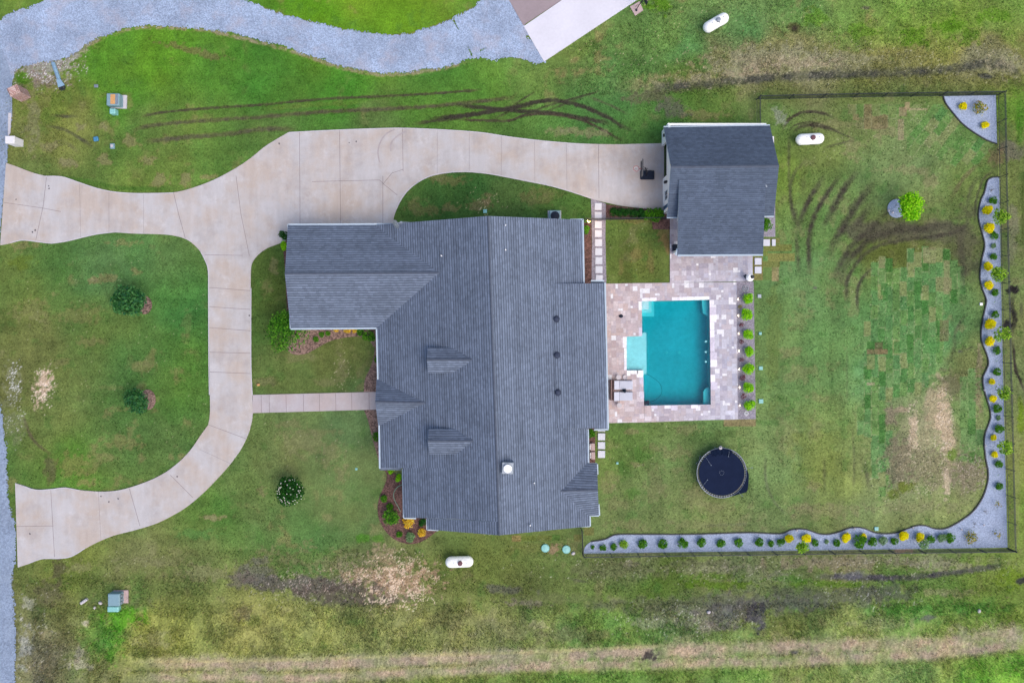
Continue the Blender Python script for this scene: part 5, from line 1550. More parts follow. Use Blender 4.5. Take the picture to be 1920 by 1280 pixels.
# right-hand bed, top to bottom
RB = [(1862, 356, 'B', 7), (1863, 375, 'G', 7.5), (1852, 393, 'Y', 9), (1855, 427, 'Y', 9), (1864, 442, 'G', 7.5), (1863, 461, 'F', 5), (1863, 481, 'G', 7.5), (1853, 499, 'Y', 8.5), (1855, 534, 'Y', 8.5), (1866, 548, 'G', 7.5), (1865, 568, 'f', 5), (1866, 590, 'G', 8), (1857, 608, 'Y', 10.5), (1857, 640, 'Y', 9.5), (1869, 657, 'G', 7.5), (1868, 675, 'f', 4), (1871, 697, 'G', 8.5), (1860, 715, 'Y', 6), (1862, 747, 'Y', 6.5), (1871, 765, 'G', 8), (1872, 783, 'F', 4.5), (1874, 804, 'G', 8.5), (1863, 820, 'Y', 5.5), (1865, 852, 'Y', 6.5), (1873, 870, 'G', 7.5), (1872, 891, 'f', 4), (1874, 911, 'G', 7.5)]
cnt = {}
KN = {'Y': ('bright yellow shrub', 'yellow_shrub'), 'G': ('dark green shrub', 'green_shrub'), 'F': ('faded small green plant', 'pale_plant'), 'f': ('wispy pale plant', 'pale_plant'), 'B': ('brown bare shrub', 'dry_shrub')}
for (x, y, k, r) in RB:
    cnt[k] = cnt.get(k, 0) + 1
    nm, on = KN[k]
    lab = '%s, %s from the top in the right gravel bed' % (nm, ORD[cnt[k] - 1])
    if k == 'B': lab = 'brown bare shrub at the top end of the gravel bed along the right fence'
    shrub(on, 'F' if k == 'f' else k, x, y, r, lab, 'shrub', 'shrubs in the right gravel bed', sparse=k in 'fB')
for i, (x, y, r) in enumerate(((1876, 406, 15.5), (1872, 515, 15), (1877, 626, 16), (1879, 734, 15), (1884, 839, 14))):
    tree('young_tree', 'T', x - 12, y - 3 + (y - 640) * -.01, x, y, 1.5, r * SC, 1.7, 'loose light green young tree reaching over the right fence, %s from the top' % ORD[i], 620, .2, 'young trees along the right fence', .45, trunk_r=.03, seed=30 + i)
shrub('mottled_shrub', 'S', 1874, 948, 10, 'sparse yellow and olive shrub near the bottom of the right gravel bed by the fence', sparse=True)
shrub('purple_shrub', 'B', 1848, 961, 6.5, 'small purple brown shrub in the lower right gravel corner, nearer the fence', sparse=True, group='purple shrubs in the gravel corner')
shrub('purple_shrub', 'B', 1828, 984, 6.5, 'small purple brown shrub in the lower right gravel corner, nearer the lawn', sparse=True, group='purple shrubs in the gravel corner')
shrub('mottled_shrub', 'S', 1821, 1007, 12, 'round olive and yellow mottled shrub near the lower right gravel corner', n=260)
shrub('sparse_plant', 'S', 1869, 999, 11, 'very sparse yellow green plant in the lower right corner of the gravel', sparse=True)
shrub('yellow_shrub', 'Y', 1806, 199, 7.5, 'bright yellow shrub left of the green one in the top right corner bed', group='shrubs in the top corner bed')
shrub('olive_shrub', 'S', 1839, 203, 13, 'wide olive green shrub in the top right corner bed', group='shrubs in the top corner bed')
shrub('yellow_shrub', 'Y', 1847, 234, 7, 'bright yellow shrub lowest in the top right corner bed', group='shrubs in the top corner bed')
# bottom bed, left to right
BB = [(1111, 1025, 'G', 4), (1131, 1026, 'G', 6.5), (1151, 1025, 'G', 6.5), (1170, 1020, 'L', 8.5), (1205, 1019, 'G', 8.5), (1244, 1019, 'G', 9), (1280, 1019, 'G', 10), (1316, 1017, 'G', 9.5), (1352, 1018, 'G', 8.5), (1385, 1017, 'M', 8), (1425, 1016, 'G', 9), (1446, 1019, 'G', 7), (1464, 1017, 'G', 7.5), (1480, 1009, 'Y', 8.5), (1512, 1009, 'Y', 8.5), (1529, 1017, 'G', 7.5), (1550, 1015, 'F', 4), (1569, 1017, 'G', 7), (1587, 1008, 'Y', 8.5), (1612, 1014, 'G', 12.5), (1619, 1006, 'Y', 6.5), (1637, 1016, 'G', 8.5), (1656, 1013, 'F', 8.5), (1678, 1015, 'G', 7.5), (1695, 1005, 'Y', 9.5), (1726, 1007, 'Y', 8.5), (1745, 1011, 'G', 8.5), (1767, 1008, 'F', 8.5), (1783, 1008, 'G', 8.5)]
cnt = {}
KB = {'Y': ('bright yellow shrub', 'yellow_shrub'), 'G': ('green shrub', 'green_shrub'), 'F': ('pale faded shrub', 'pale_plant'), 'L': ('yellow green shrub', 'lime_shrub'), 'M': ('olive green shrub', 'olive_shrub')}
for (x, y, k, r) in BB:
    cnt[k] = cnt.get(k, 0) + 1
    lab = '%s, %s from the left in the bottom gravel bed' % (KB[k][0], ORD[cnt[k] - 1])
    if k in 'LM': lab = KB[k][0] + (' among the green ones at the left end of the bottom gravel bed' if k == 'L' else ' midway along the left half of the bottom gravel bed')
    shrub(KB[k][1], k if k != 'L' else 'T', x, y, r, lab, 'shrub', 'shrubs in the bottom gravel bed')
tree('young_tree', 'T', 1504, 1012, 1505, 1024, 1.6, 12 * SC, 1.6, 'loose light green young tree leaning over the bottom fence beside a yellow shrub', 420, .2, None, .5, trunk_r=.03, seed=52)
tree('young_tree', 'F', 1731, 1012, 1731, 1018, 1.2, 11 * SC, 1.3, 'pale wispy young tree behind a yellow shrub in the bottom gravel bed', 300, .2, None, .5, trunk_r=.03, seed=53)
# pool side strip
for i, (x, y, r) in enumerate(((1402.5, 559, 12), (1400, 590, 12), (1404, 626, 11), (1406, 659, 11), (1404, 692, 12), (1403, 727, 11), (1406, 760, 11))):
    shrub('lime_shrub', 'L', x, y, r * .9, 'lime green shrub in the gravel strip right of the pool, %s from the top' % ORD[i], 'shrub', 'lime shrubs beside the pool', hh=.9)
for i, (x, y, r) in enumerate(((1388, 575, 4), (1391, 609, 5), (1390, 641, 5), (1391, 674, 5.5), (1392, 708, 6), (1394, 743, 6))):
    shrub('red_grass_plant', 'S' if i == 0 else 'R', x, y, r, ('olive brown spiky plant in the pool side gravel strip, topmost' if i == 0 else 'dark red spiky plant in the pool side gravel strip, %s from the top' % ORD[i - 1]), 'plant', 'small plants beside the pool', n=200)
# front beds and around the house
for (nm, k, x, y, r, lab) in (
    ('lime_shrub', 'L', 733, 881, 7, 'round lime shrub tucked under the roof corner at the top of the front bed'),
    ('lime_shrub', 'L', 747, 896, 6.5, 'round lime shrub against the wall below the roof corner in the front bed'),
    ('round_shrub', 'G', 720, 935, 6.8, 'round green shrub on the left edge of the front bed, upper of two'),
    ('round_shrub', 'G', 731, 949, 7, 'round green shrub on the left edge of the front bed, lower of two'),
    ('orange_shrub', 'O', 766, 978, 11.5, 'larger golden yellow shrub at the bottom of the front mulch bed'),
    ('orange_shrub', 'O', 791, 998, 8.8, 'smaller golden yellow shrub by the lowest roof corner in the front bed'),
    ('dark_shrub', 'D', 792, 979, 8, 'dark green shrub between the two golden shrubs and the wall'),
    ('round_shrub', 'G', 749, 1001, 6, 'small round green ball shrub near the bottom tip of the front bed'),
    ('silver_plant', 'F', 769, 1007, 8.5, 'low silvery plant at the bottom tip of the front bed'),
    ('round_shrub', 'G', 706, 818, 9, 'green shrub half under the eave below the front porch'),
    ('round_shrub', 'G', 708, 675, 7, 'green shrub half under the eave above the front porch'),
    ('leafy_shrub', 'M', 691, 629, 12, 'bright leafy shrub in the inner corner of the garage wing'),
    ('round_shrub', 'G', 615, 625, 5, 'small green shrub in the middle of the mulch below the garage wing'),
    ('round_shrub', 'G', 592, 636, 6, 'small green shrub beside the big leafy tree below the garage wing'),
    ('orange_shrub', 'O', 631, 617, 6, 'low golden shrub under the garage wing eave, leftmost of three'),
    ('orange_shrub', 'O', 651, 619, 6.5, 'low golden shrub under the garage wing eave, middle of three'),
    ('orange_shrub', 'O', 665, 618, 6.5, 'low golden shrub under the garage wing eave, rightmost of three'),
    ('green_shrub', 'M', 603, 627, 5.5, 'leafy green shrub in the mulch between the leafy tree and the small ball shrub'),
    ('green_shrub', 'M', 676, 622, 7, 'leafy green shrub between the golden shrubs and the bright leafy corner shrub'),
    ('lime_shrub', 'L', 532, 461, 7.5, 'round lime shrub at the top left corner of the garage wing'),
    ('lime_shrub', 'M', 1097, 430, 9, 'yellow green shrub by the lit lamp at the stepping stone path'),
    ('green_shrub', 'G', 1437, 422, 11, 'green shrub in gravel at the right side of the detached garage'),
    ('green_shrub', 'G', 1107, 812, 9, 'dark green shrub between the house wall and the lower stepping stones')):
    shrub(nm, k, x, y, r, lab)
shrub('dark_shrub', 'D', 533, 441, 9.5, 'dark green upright shrub at the top left corner of the garage wing', hh=1.4)
tree('leafy_shrub', 'M', 734, 966, 733, 968, .7, 15 * SC, 1.3, 'large loose green shrub in the middle of the front mulch bed', 900, .17, None, .3, 'shrub', .03, 61)
# hedge between path and garage
for i, (x, y, r) in enumerate(((1152, 397, 8.5), (1164, 398, 9), (1177, 399, 9), (1190, 400, 9), (1203, 400, 9.5), (1216, 401, 11), (1232, 403, 13))):
    shrub('hedge_shrub', 'D' if i < 5 else 'G', x, y, r, 'green hedge shrub on the mulch left of the garage, %s from the left' % ORD[i], 'shrub', 'hedge shrubs beside the garage', hh=1.1, n=520)
# trees
tree('bushy_tree', 'N', 266, 572, 241, 563, 1.9, 28 * SC, 2.5, 'bushy dark green young tree with a mulch ring, upper of two on the front lawn', 2400, .3, 'young trees on the front lawn', .3, seed=3)
tree('bushy_tree', 'N', 272, 749, 256, 750, 1.4, 23 * SC, 1.9, 'small bushy blue green tree with a mulch ring, lower of two on the front lawn', 1900, .24, 'young trees on the front lawn', .3, seed=4)
mg = tree('magnolia_tree', 'D', 551, 919, 545, 921, 1.4, 26 * SC, 2.6, 'dense dark green tree dotted with white blossoms on the lower front lawn', 3200, .2, None, .2, seed=5)
g = np.random.default_rng(5); n = 64
d = g.normal(size=(n, 3)); d[:, 2] = abs(d[:, 2]); d /= np.linalg.norm(d, axis=1)[:, None]
c = d * np.array([26 * SC, 26 * SC, 1.3]) * .93 + np.array([P(545, 921, 1.4).x - P(551, 919).x, P(545, 921, 1.4).y - P(551, 919).y, 1.42])
V = (c[:, None, :] + np.array([[-.04, -.04, 0], [.04, -.04, 0], [.04, .04, 0], [-.04, .04, 0]])[None]).reshape(-1, 3)
np_mesh('blossoms', V, np.arange(4 * n).reshape(n, 4), M['leaf'], np.tile(np.array([AL(250, 250, 232)]), (4 * n, 1)), mg)
tree('crape_tree', 'M', 552, 622, 541, 622, 1.9, 39 * SC, 2.6, 'large leafy green tree at the lower left corner of the garage wing', 4200, .19, None, .45, seed=6, lumps=12)
tree('lime_tree', 'L', 1697, 386, 1708, 386, 1.8, 25 * SC, 2.4, 'bright lime green tree beside a round pale gravel patch on the back lawn', 2600, .22, None, .3, seed=7)

# ------------------------------------------------------------------ fences
def fence(name, pts, label, ph=1.22, gate=None, sp=2.55, pick=.125, shape=.027):
    base = P(*pts[0], 0)
    root = empty(name, base, label, 'fence', 'black picket fences round the back yard')
    for (a, b) in zip(pts[:-1], pts[1:]):
        A, B = P(*a, 0) - base, P(*b, 0) - base
        L = (B - A).length; n = max(1, round(L / sp)); u = (B - A) / L; ang = math.atan2(u.y, u.x)
        for i in range(n + 1):
            q = A + u * (L * i / n)
            mb = MB(); mb.box((q.x, q.y, ph / 2), (.06, .06, ph + .06), ang); mb.lathe([(.045, 0), (.045, .03), (.01, .06)], (q.x, q.y, ph + .03), 6); mb.build('post', M['fence'], root)
        for i in range(n):
            q0 = A + u * (L * i / n); q1 = A + u * (L * (i + 1) / n); c = (q0 + q1) / 2; l = L / n
            isg = gate and gate[0] <= 640 - (c.y + base.y) / SC <= gate[1]
            mb = MB()
            for z in (.15, ph - .2, ph - .06): mb.box((c.x, c.y, z), (l - .06, .03, .035), ang)
            k = int(l / pick)
            for j in range(1, k):
                p = q0 + u * (l * j / k); mb.box((p.x, p.y, ph / 2 + .02), (shape, shape, ph - .1), ang)
            mb.build('gate' if isg else 'picket_panel', M['fence'], root)
    return root
fence('picket_fence', [(1870.5, 179), (1873, 332), (1881, 680), (1890, 1027)], 'long black picket fence down the right side of the back yard', gate=(270, 330))
fence('picket_fence', [(1870, 179), (1600, 183), (1419, 187)], 'black picket fence along the top edge of the back yard')
fence('picket_fence', [(1418, 187), (1418.5, 245)], 'short black picket fence running up from the detached garage')
fence('picket_fence', [(1094, 1038), (1500, 1032.5), (1889, 1028)], 'long black picket fence below the bottom gravel bed')
fence('picket_fence', [(1092, 1037), (1090, 990)], 'short black picket fence from the house corner to the bottom gravel bed')
fence('picket_fence', [(1096, 413), (1246, 411)], 'low black picket fence between the house and the detached garage', ph=1.1)

# ------------------------------------------------------------------ stepping stones
def paver(x, y, w, h, lab, rot=0):
    p = P(x, y, 0)
    mb = MB(); mb.box((0, 0, .02), (w * SC, h * SC, .09), 0, 0, .015)
    o = mb.build('stepping_stone', M['paver'])
    o.location = (p.x, p.y, .03); o.rotation_euler = (0, 0, rot)
    tag(o, lab, 'paver', 'white stepping stones')
for i, (x, y, hh_) in enumerate(((1121.4, 387.5, 13.2), (1121.3, 404, 13), (1121.6, 421.5, 13.4), (1121.6, 438, 13.4), (1122, 455.2, 13.4), (1122.3, 472, 13.4), (1122.6, 488.6, 13.4), (1122.8, 505.5, 13.2), (1123.2, 521.8, 12.5))):
    paver(x, y, 13.2, hh_, 'square white stepping stone right of the house, %s from the top of the path' % ORD[i], -.015)
paver(1437, 455, 12.5, 12.5, 'square white stepping stone by the right wall of the garage, left of a narrow one')
paver(1450.3, 455, 7, 12.5, 'narrow white stepping stone right of the detached garage')
paver(1421, 490, 12.8, 12.8, 'square white stepping stone right of the patio, upper of two')
paver(1421, 506.3, 12.8, 12.8, 'square white stepping stone right of the patio, lower of two')
for i, (y, hh_) in enumerate(((805.5, 6), (818.3, 13.2), (834.6, 13.2), (851, 13.4))):
    paver(1127.6, y, 13.4, hh_, 'white stepping stone below the rear terrace roof, %s from the top' % ORD[i], -.01)
for (x, y, lab) in ((1110.5, 836.5, 'pink concrete pad beside the lower stepping stones, upper of two'), (1111, 852.5, 'pink concrete pad beside the lower stepping stones, lower of two')):
    p = P(x, y, 0); mb = MB(); mb.box((0, 0, .22), (7.5 * SC, 13.5 * SC, .5), 0, 0, .03); o = mb.build('equipment_box', M['pink_pad']); o.location = (p.x, p.y, 0); tag(o, lab, 'equipment box', 'pink boxes beside the house')
    mb2 = MB(); mb2.box((-.21, 0, .25), (.08, .5, .3)); mb2.build('panel', M['white'], o)

# ------------------------------------------------------------------ propane tanks
def tank(x, y, ang, lab, cap_m, hose=False):
    p = P(x, y, .5)
    r = empty('propane_tank', (p.x, p.y, 0), lab, 'propane tank', 'white propane tanks', rz=ang)
    L, rad = 2.5, .49
    mb = MB(); prof = []
    pts = []; rs = []
    for i in range(7):
        t = i / 6 * math.pi / 2; pts.append((-L / 2 + rad * (1 - math.sin(t)) * .95, 0, .62)); rs.append(max(.01, rad * math.cos(math.pi / 2 - t)))
    aa = [k / 10 * math.pi / 2 for k in range(11)]
    ends = [(-L / 2 + rad * (1 - math.cos(q)), max(.004, rad * math.sin(q))) for q in aa]
    full = ends + [(-x_, r_) for x_, r_ in ends[::-1]]
    mb.tube([(x_, 0, .62) for x_, r_ in full], [r_ for x_, r_ in full], 32)
    mb.build('tank_body', M['white'], r, smooth=True)
    mb = MB(); mb.lathe([(.22, -.12), (.22, .1), (.19, .15), (.06, .17)], (.1, 0, 1.1), 18); mb.build('dome_lid', cap_m, r)
    for s_ in (-.75, .75):
        mb = MB(); mb.box((s_, 0, .08), (.12, .8, .18)); mb.build('foot', M['steel'], r)
    mb = MB(); mb.lathe([(.035, 0), (.035, .05)], (-.45, .05, 1.1), 8)
    mb.lathe([(.035, 0), (.035, .05)], (.65, 0, 1.1), 8); mb.build('valve', M['steel'], r)
    if hose: mb = MB(); mb.tube([(.1, 0, 1.14), (.12, -.3, 1.04), (.12, -.48, .7), (.14, -.52, 0)], .02, 6); mb.build('pipe', M['black'], r)
    return r
tank(1341.5, 44, R(30), 'white propane tank lying at an angle on the grass near the top edge', M['steel'], True)
tank(1517.5, 261.5, R(3), 'white propane tank with a maroon lid right of the detached garage', M['rust'])
tank(861.5, 1052, R(2), 'white propane tank with a maroon lid on the grass below the house', M['rust'])

# ------------------------------------------------------------------ trampoline
p = P(1353, 886, .8)
tr = empty('trampoline', (p.x, p.y, 0), 'round navy trampoline with a pale frame on the lawn below the pool', 'trampoline')
RT = 46 * SC; hz = .85
mb = MB(); mb.tube([(RT * math.cos(a), RT * math.sin(a), hz) for a in np.linspace(0, 2 * math.pi, 49)], .03, 8, caps=False); mb.build('frame_ring', M['steel'], tr, smooth=True)
mb = MB(); mb.lathe([(RT * .915, hz - .02), (RT * .915, hz + .012), (.01, hz - .035)], (0, 0, 0), 48); mb.build('jumping_mat', M['mat'], tr)
mb = MB()
for k in range(60):
    if 25 < k < 34 or (50 < k < 55): continue
    a = 2 * math.pi * k / 60; mb.tube([(RT * .92 * math.cos(a), RT * .92 * math.sin(a), hz), (RT * .99 * math.cos(a), RT * .99 * math.sin(a), hz)], .02, 5)
sp_ = mb.build('springs', M['steel'], tr); sp_['kind'] = 'stuff'
mb = MB()
ring = []
for (r0, z) in ((RT * .93, hz - .05), (RT * 1.01, hz - .07)): ring.append([(r0 * math.cos(a), r0 * math.sin(a), z) for a in np.linspace(0, 2 * math.pi, 49)[:-1]])
mb.poly(ring[0] + ring[1], [(i, (i + 1) % 48, 48 + (i + 1) % 48, 48 + i) for i in range(48)]); mb.build('spring_net', M['black'], tr)
mb = MB()
for k in range(8):
    a = 2 * math.pi * k / 8; mb.tube([(.2 * math.cos(a), .2 * math.sin(a), hz - .015), (.2 * math.cos(a + .35), .2 * math.sin(a + .35), hz - .015)], .02, 5)
mb.build('centre_mark', M['dim_steel'], tr)
for k in range(6):
    a = 2 * math.pi * k / 6 + .35
    mb = MB(); mb.tube([(RT * math.cos(a), RT * math.sin(a), hz), (RT * math.cos(a), RT * math.sin(a), .03), (RT * .93 * math.cos(a + .22), RT * .93 * math.sin(a + .22), .03), (RT * math.cos(a + .4), RT * math.sin(a + .4), .03), (RT * math.cos(a + .4), RT * math.sin(a + .4), hz)], .028, 6); mb.build('leg', M['steel'], tr)
for (a, l, da) in ((2.35, .75, -.2), (3.75, .6, 0.3), (1.25, .45, .1), (.18, -.35, 0), (-.85, -.35, 0)):
    mb = MB(); q = Vector((RT * math.cos(a), RT * math.sin(a), hz + .03)); e = q + Vector((-math.cos(a + da), -math.sin(a + da), 0)) * l * 1.4
    mb.tube([tuple(q), tuple((q + e) / 2 + Vector((0, 0, .08))), (e.x, e.y, hz + .12)], .014, 6); mb.lathe([(.045, 0), (.045, .05)], (e.x, e.y, hz + .1), 8); mb.build('folded_pole', M['dim_steel'], tr)
mb = MB()
a0 = [(RT * math.cos(a), RT * math.sin(a), hz + .04) for a in np.linspace(.12, -1.25, 12)]
out = [(RT * 1.03, RT * .12, hz), (RT * 1.1, -.05 * RT, .75), (RT * 1.11, -.25 * RT, .7), (RT * 1.1, -.45 * RT, .65), (RT * 1.09, -.6 * RT, .6), (RT * 1.08, -.72 * RT, .55), (RT * 1.04, -.80 * RT, .5), (RT * .92, -.84 * RT, .55), (RT * .78, -.86 * RT, .6), (RT * .62, -.9 * RT, .7), (RT * .5, -.93 * RT, .75), (RT * .34, -.96 * RT, .8)]
mb.poly(a0 + out, [(i, 12 + i, 13 + i, i + 1) for i in range(11)]); mb.build('fallen_net', M['pad_ring'], tr)
mb = MB()
g = random.Random(4); q0 = []
for i in range(13):
    t = i / 12; a = math.pi / 2 + .5 - t * .95
    q0.append((a, RT * (.99), RT * (.74 + .05 * math.sin(i * 2.1))))
vs = [(r_ * math.cos(a), r_ * math.sin(a), hz + .1) for a, r_, _ in q0] + [(r_ * math.cos(a), r_ * math.sin(a), hz + .05 + .04 * math.sin(a * 30)) for a, _, r_ in q0]
mb.poly(vs, [(i, 13 + i, 14 + i, i + 1) for i in range(12)]); mb.build('rolled_net', M['pad_ring'], tr)
mb = MB(); mb.box((-.12, RT * 1.0, hz + .05), (.28, .26, .1), .2, 0, .03); mb.lathe([(.13, 0), (.02, .2)], (-.12, RT * 1.04, hz + .08), 6); mb.build('ladder_top', M['cream'], tr)

# ------------------------------------------------------------------ basketball hoops
def hoop(bx, by, ang, lab, board, stand=True):
    p = P(bx, by, 0)
    r = empty('basketball_hoop', p, lab, 'basketball hoop', None, rz=ang)
    mb = MB()
    if stand: mb.box((.2, 0, .15), (1.25, .8, .26), 0, 0, .08)
    else: mb.lathe([(.2, 0), (.2, .06), (.08, .1)], (.1, 0, 0), 12)
    mb.build('base', M['darkplastic'], r)
    mb = MB(); mb.tube([(.1, 0, .2), (-.05, 0, 1.6), (-.45, 0, 2.9)], .055, 8); mb.build('pole', M['black'], r)
    mb = MB(); mb.tube([(-.1, .1, 2.2), (-.6, .1, 2.9)], .025, 6); mb.tube([(-.1, -.1, 2.2), (-.6, -.1, 2.9)], .025, 6); mb.tube([(.12, .0, 2.0), (.5, 0, 1.7)], .03, 6); mb.build('arm', M['black'], r)
    mb = MB(); mb.box((-.72, 0, 2.95), (.05, 1.35, .9), 0, 0, .01); bo = mb.build('backboard', board, r)
    mb = MB(); mb.box((-.755, 0, 3.4), (.06, 1.4, .06)); mb.box((-.755, 0, 2.5), (.06, 1.4, .06)); mb.build('edge_trim', M['black'], bo)
    mb = MB(); mb.tube([(-.98 - .23 + .23 * math.cos(a), .23 * math.sin(a), 2.75) for a in np.linspace(0, 2 * math.pi, 25)], .02, 6, caps=False); mb.tube([(-.75, 0, 2.75), (-.99, 0, 2.75)], .03, 6); ri = mb.build('rim', M['red'], r)
    mb = MB()
    for k in range(12):
        a = 2 * math.pi * k / 12; b = a + .45
        mb.tube([(-1.21 + .22 * math.cos(a), .22 * math.sin(a), 2.74), (-1.21 + .15 * math.cos(b), .15 * math.sin(b), 2.35)], .011, 4)
        mb.tube([(-1.21 + .22 * math.cos(a), .22 * math.sin(a), 2.74), (-1.21 + .15 * math.cos(a - .45), .15 * math.sin(a - .45), 2.35)], .011, 4)
    mb.build('net', M['white'], ri)
    return r
hoop(1209, 329, R(0), 'basketball hoop on a dark base at the garage end of the driveway', M['glass'])
h2 = hoop(1194, 19, R(205), 'dark basketball hoop on a small slab by the white concrete at the top edge', M['darkplastic'], False)
h2.scale = (.62, .7, .6)

# ------------------------------------------------------------------ patio furniture
def lounger(x, y, lab):
    p = P(x, y, .3)
    r = empty('sun_lounger', (p.x, p.y, .034), lab, 'sun lounger', 'sun loungers by the pool')
    mb = MB(); mb.box((0, 0, .16), (1.72, .80, .14), 0, 0, .02); mb.build('frame', M['wicker'], r)
    for (a, b) in ((-.75, -.33), (.75, -.33), (-.75, .33), (.75, .33)):
        mb = MB(); mb.box((a, b, .05), (.07, .07, .1)); mb.build('leg', M['wicker'], r)
    mb = MB(); mb.box((.24, 0, .28), (1.2, .78, .12), 0, 0, .04); mb.build('seat_cushion', M['cushion'], r)
    mb = MB(); mb.poly([(-.37, -.39, .24), (-.37, .39, .24), (-.84, .39, .42), (-.84, -.39, .42), (-.37, -.39, .36), (-.37, .39, .36), (-.84, .39, .56), (-.84, -.39, .56)], [(0, 1, 2, 3), (7, 6, 5, 4), (0, 4, 5, 1), (1, 5, 6, 2), (2, 6, 7, 3), (3, 7, 4, 0)]); mb.build('head_cushion', M['cushion'], r)
lounger(1168.7, 721.6, 'pale cushioned sun lounger on the patio, upper of the two left of the pool')
lounger(1168.4, 742.8, 'pale cushioned sun lounger on the patio, lower of the two left of the pool')
for (x, y, lab) in ((1159.8, 707, 'small round side table above the two sun loungers'), (1161.4, 759.5, 'small round side table below the two sun loungers')):
    p = P(x, y, .5); r = empty('side_table', (p.x, p.y, .034), lab, 'side table', 'round patio side tables')
    mb = MB(); mb.lathe([(.22, 0), (.22, .035)], (0, 0, .45), 20); mb.build('table_top', M['cream'], r)
    mb = MB(); mb.lathe([(.16, 0), (.1, .05), (.1, .4), (.16, .45)], (0, 0, 0), 16); mb.build('pedestal', M['wicker'], r)
p = P(1172, 707, .1); mb = MB(); mb.lathe([(.17, 0), (.2, .1), (.22, .16), (.16, .16), (.14, .1)], (0, 0, 0), 16); o = mb.build('stone_bowl', M['cream']); o.location = (p.x, p.y, .034); tag(o, 'pale round bowl on the patio right of the upper side table', 'bowl')
p = P(1170.8, 732.5, .5); r = empty('potted_plant', (p.x, p.y, .034), 'dark spiky potted plant between the two sun loungers', 'potted plant')
mb = MB(); mb.lathe([(.1, 0), (.13, .35), (.11, .36)], (0, 0, 0), 12); mb.build('pot', M['darkplastic'], r)
V, F, C = leaves(80, .15, .35, .16, [(40, 52, 74), (50, 62, 80), (34, 44, 60)], 9, .3, .2, zc=.5); np_mesh('foliage', V, F, M['leaf'], C, r)
# low wicker sofa against the wall behind
p = P(1150, 731, .4); r = empty('wicker_bench', (p.x, p.y, .034), 'narrow brown wicker bench between the house wall and the sun loungers', 'bench')
mb = MB(); mb.box((.1, 0, .2), (.3, 1.85, .36), 0, 0, .03); mb.build('seat', M['wicker'], r)
mb = MB(); mb.box((-.2, 0, .3), (.14, 1.85, .56), 0, 0, .03); mb.build('backrest', M['wicker'], r)
# kettle cooker at the patio corner
p = P(1407, 520, .8); r = empty('kettle_grill', (p.x, p.y, .034), 'white rounded kettle grill with a black lid knob at the right corner of the patio', 'grill')
mb = MB(); mb.lathe([(.08, .35), (.3, .5), (.36, .7), (.34, .9), (.2, 1.05)], (-.05, 0, 0), 20); mb.build('bowl', M['white'], r)
mb = MB(); mb.lathe([(.17, 0), (.17, .1), (.06, .16)], (.1, .03, 1.0), 14); mb.build('lid_cap', M['black'], r)
mb = MB(); mb.box((-.42, .08, .72), (.26, .34, .05), .6); mb.build('side_shelf', M['darkplastic'], r)
for k in range(3):
    a = 2.1 * k; mb = MB(); mb.tube([(-.05, 0, .5), (.3 * math.cos(a), .3 * math.sin(a), 0)], .025, 6); mb.build('leg', M['black'], r)
p = P(1398, 541, .1); mb = MB(); mb.tube([(.26 * math.cos(a), .26 * math.sin(a), .06) for a in np.linspace(0, 2 * math.pi, 25)], .03, 6, caps=False); mb.tube([(.1 * math.cos(a), .1 * math.sin(a), .06) for a in np.linspace(0, 2 * math.pi, 17)], .02, 6, caps=False); mb.box((0, 0, .04), (.5, .03, .03)); o = mb.build('metal_ring', M['steel']); o.location = (p.x, p.y, .03); tag(o, 'round metal ring at the top end of the pool side gravel strip', 'metal ring')
p = P(1399.5, 775, .1); mb = MB(); mb.tube([(.17 * math.cos(a), .17 * math.sin(a), .05) for a in np.linspace(0, 2 * math.pi, 21)], .02, 6, caps=False); mb.tube([(.09 * math.cos(a), .09 * math.sin(a), .07) for a in np.linspace(0, 2 * math.pi, 21)], .015, 6, caps=False); o = mb.build('hose_coil', M['white']); o.location = (p.x, p.y, .03); tag(o, 'small pale coil at the bottom end of the pool side gravel strip', 'hose coil')
p = P(1164.5, 592.5, .1); mb = MB(); mb.lathe([(.16, 0), (.2, .08), (.1, .16)], (0, 0, 0), 7); o = mb.build('dark_stone', M['darkplastic']); o.location = (p.x, p.y, .03); o.scale = (1, .8, 1); tag(o, 'dark lump lying on the patio left of the pool steps', 'stone')
# chair at the cover's corner
p = P(1266, 465, .5); r = empty('patio_chair', (p.x, p.y, .034), 'dark patio chair half under the lower left corner of the garage patio roof', 'chair')
mb = MB(); mb.box((0, 0, .42), (.5, .5, .07), 0, 0, .02); mb.build('seat', M['darkplastic'], r)
mb = MB(); mb.box((0, .25, .7), (.5, .05, .5)); mb.build('backrest', M['darkplastic'], r)
for a in (-.22, .22):
    for b in (-.22, .22): mb = MB(); mb.box((a, b, .2), (.04, .04, .4)); mb.build('leg', M['black'], r)

# ------------------------------------------------------------------ lamps
LB = 1
p = P(1104, 414, 2.0)
r = empty('wall_lamp', (P(1098, 418, 0).x, p.y, 0), 'lit warm lamp at the house corner by the stepping stone path', 'lamp')
lx = p.x - P(1098, 418, 0).x
mb = MB(); mb.tube([(lx, 0, 0), (lx, 0, 1.75)], .035, 8); mb.build('post', M['black'], r)
mb = MB(); mb.lathe([(.09, 0), (.12, .14), (.09, .3)], (lx, 0, 1.78), 12); mb.build('lamp_glass', M['lamp'], r)
mb = MB(); mb.lathe([(.11, 0), (.03, .07)], (lx, 0, 2.09), 10); mb.build('lamp_cap', M['black'], r)
ld = bpy.data.lights.new('lamp_light', 'POINT'); ld.energy = 55; ld.color = (1, .6, .25); ld.shadow_soft_size = .15
lo = bpy.data.objects.new('lamp_light', ld); COL.objects.link(lo); lo.parent = r; lo.location = (lx + .28, 0, 1.9)
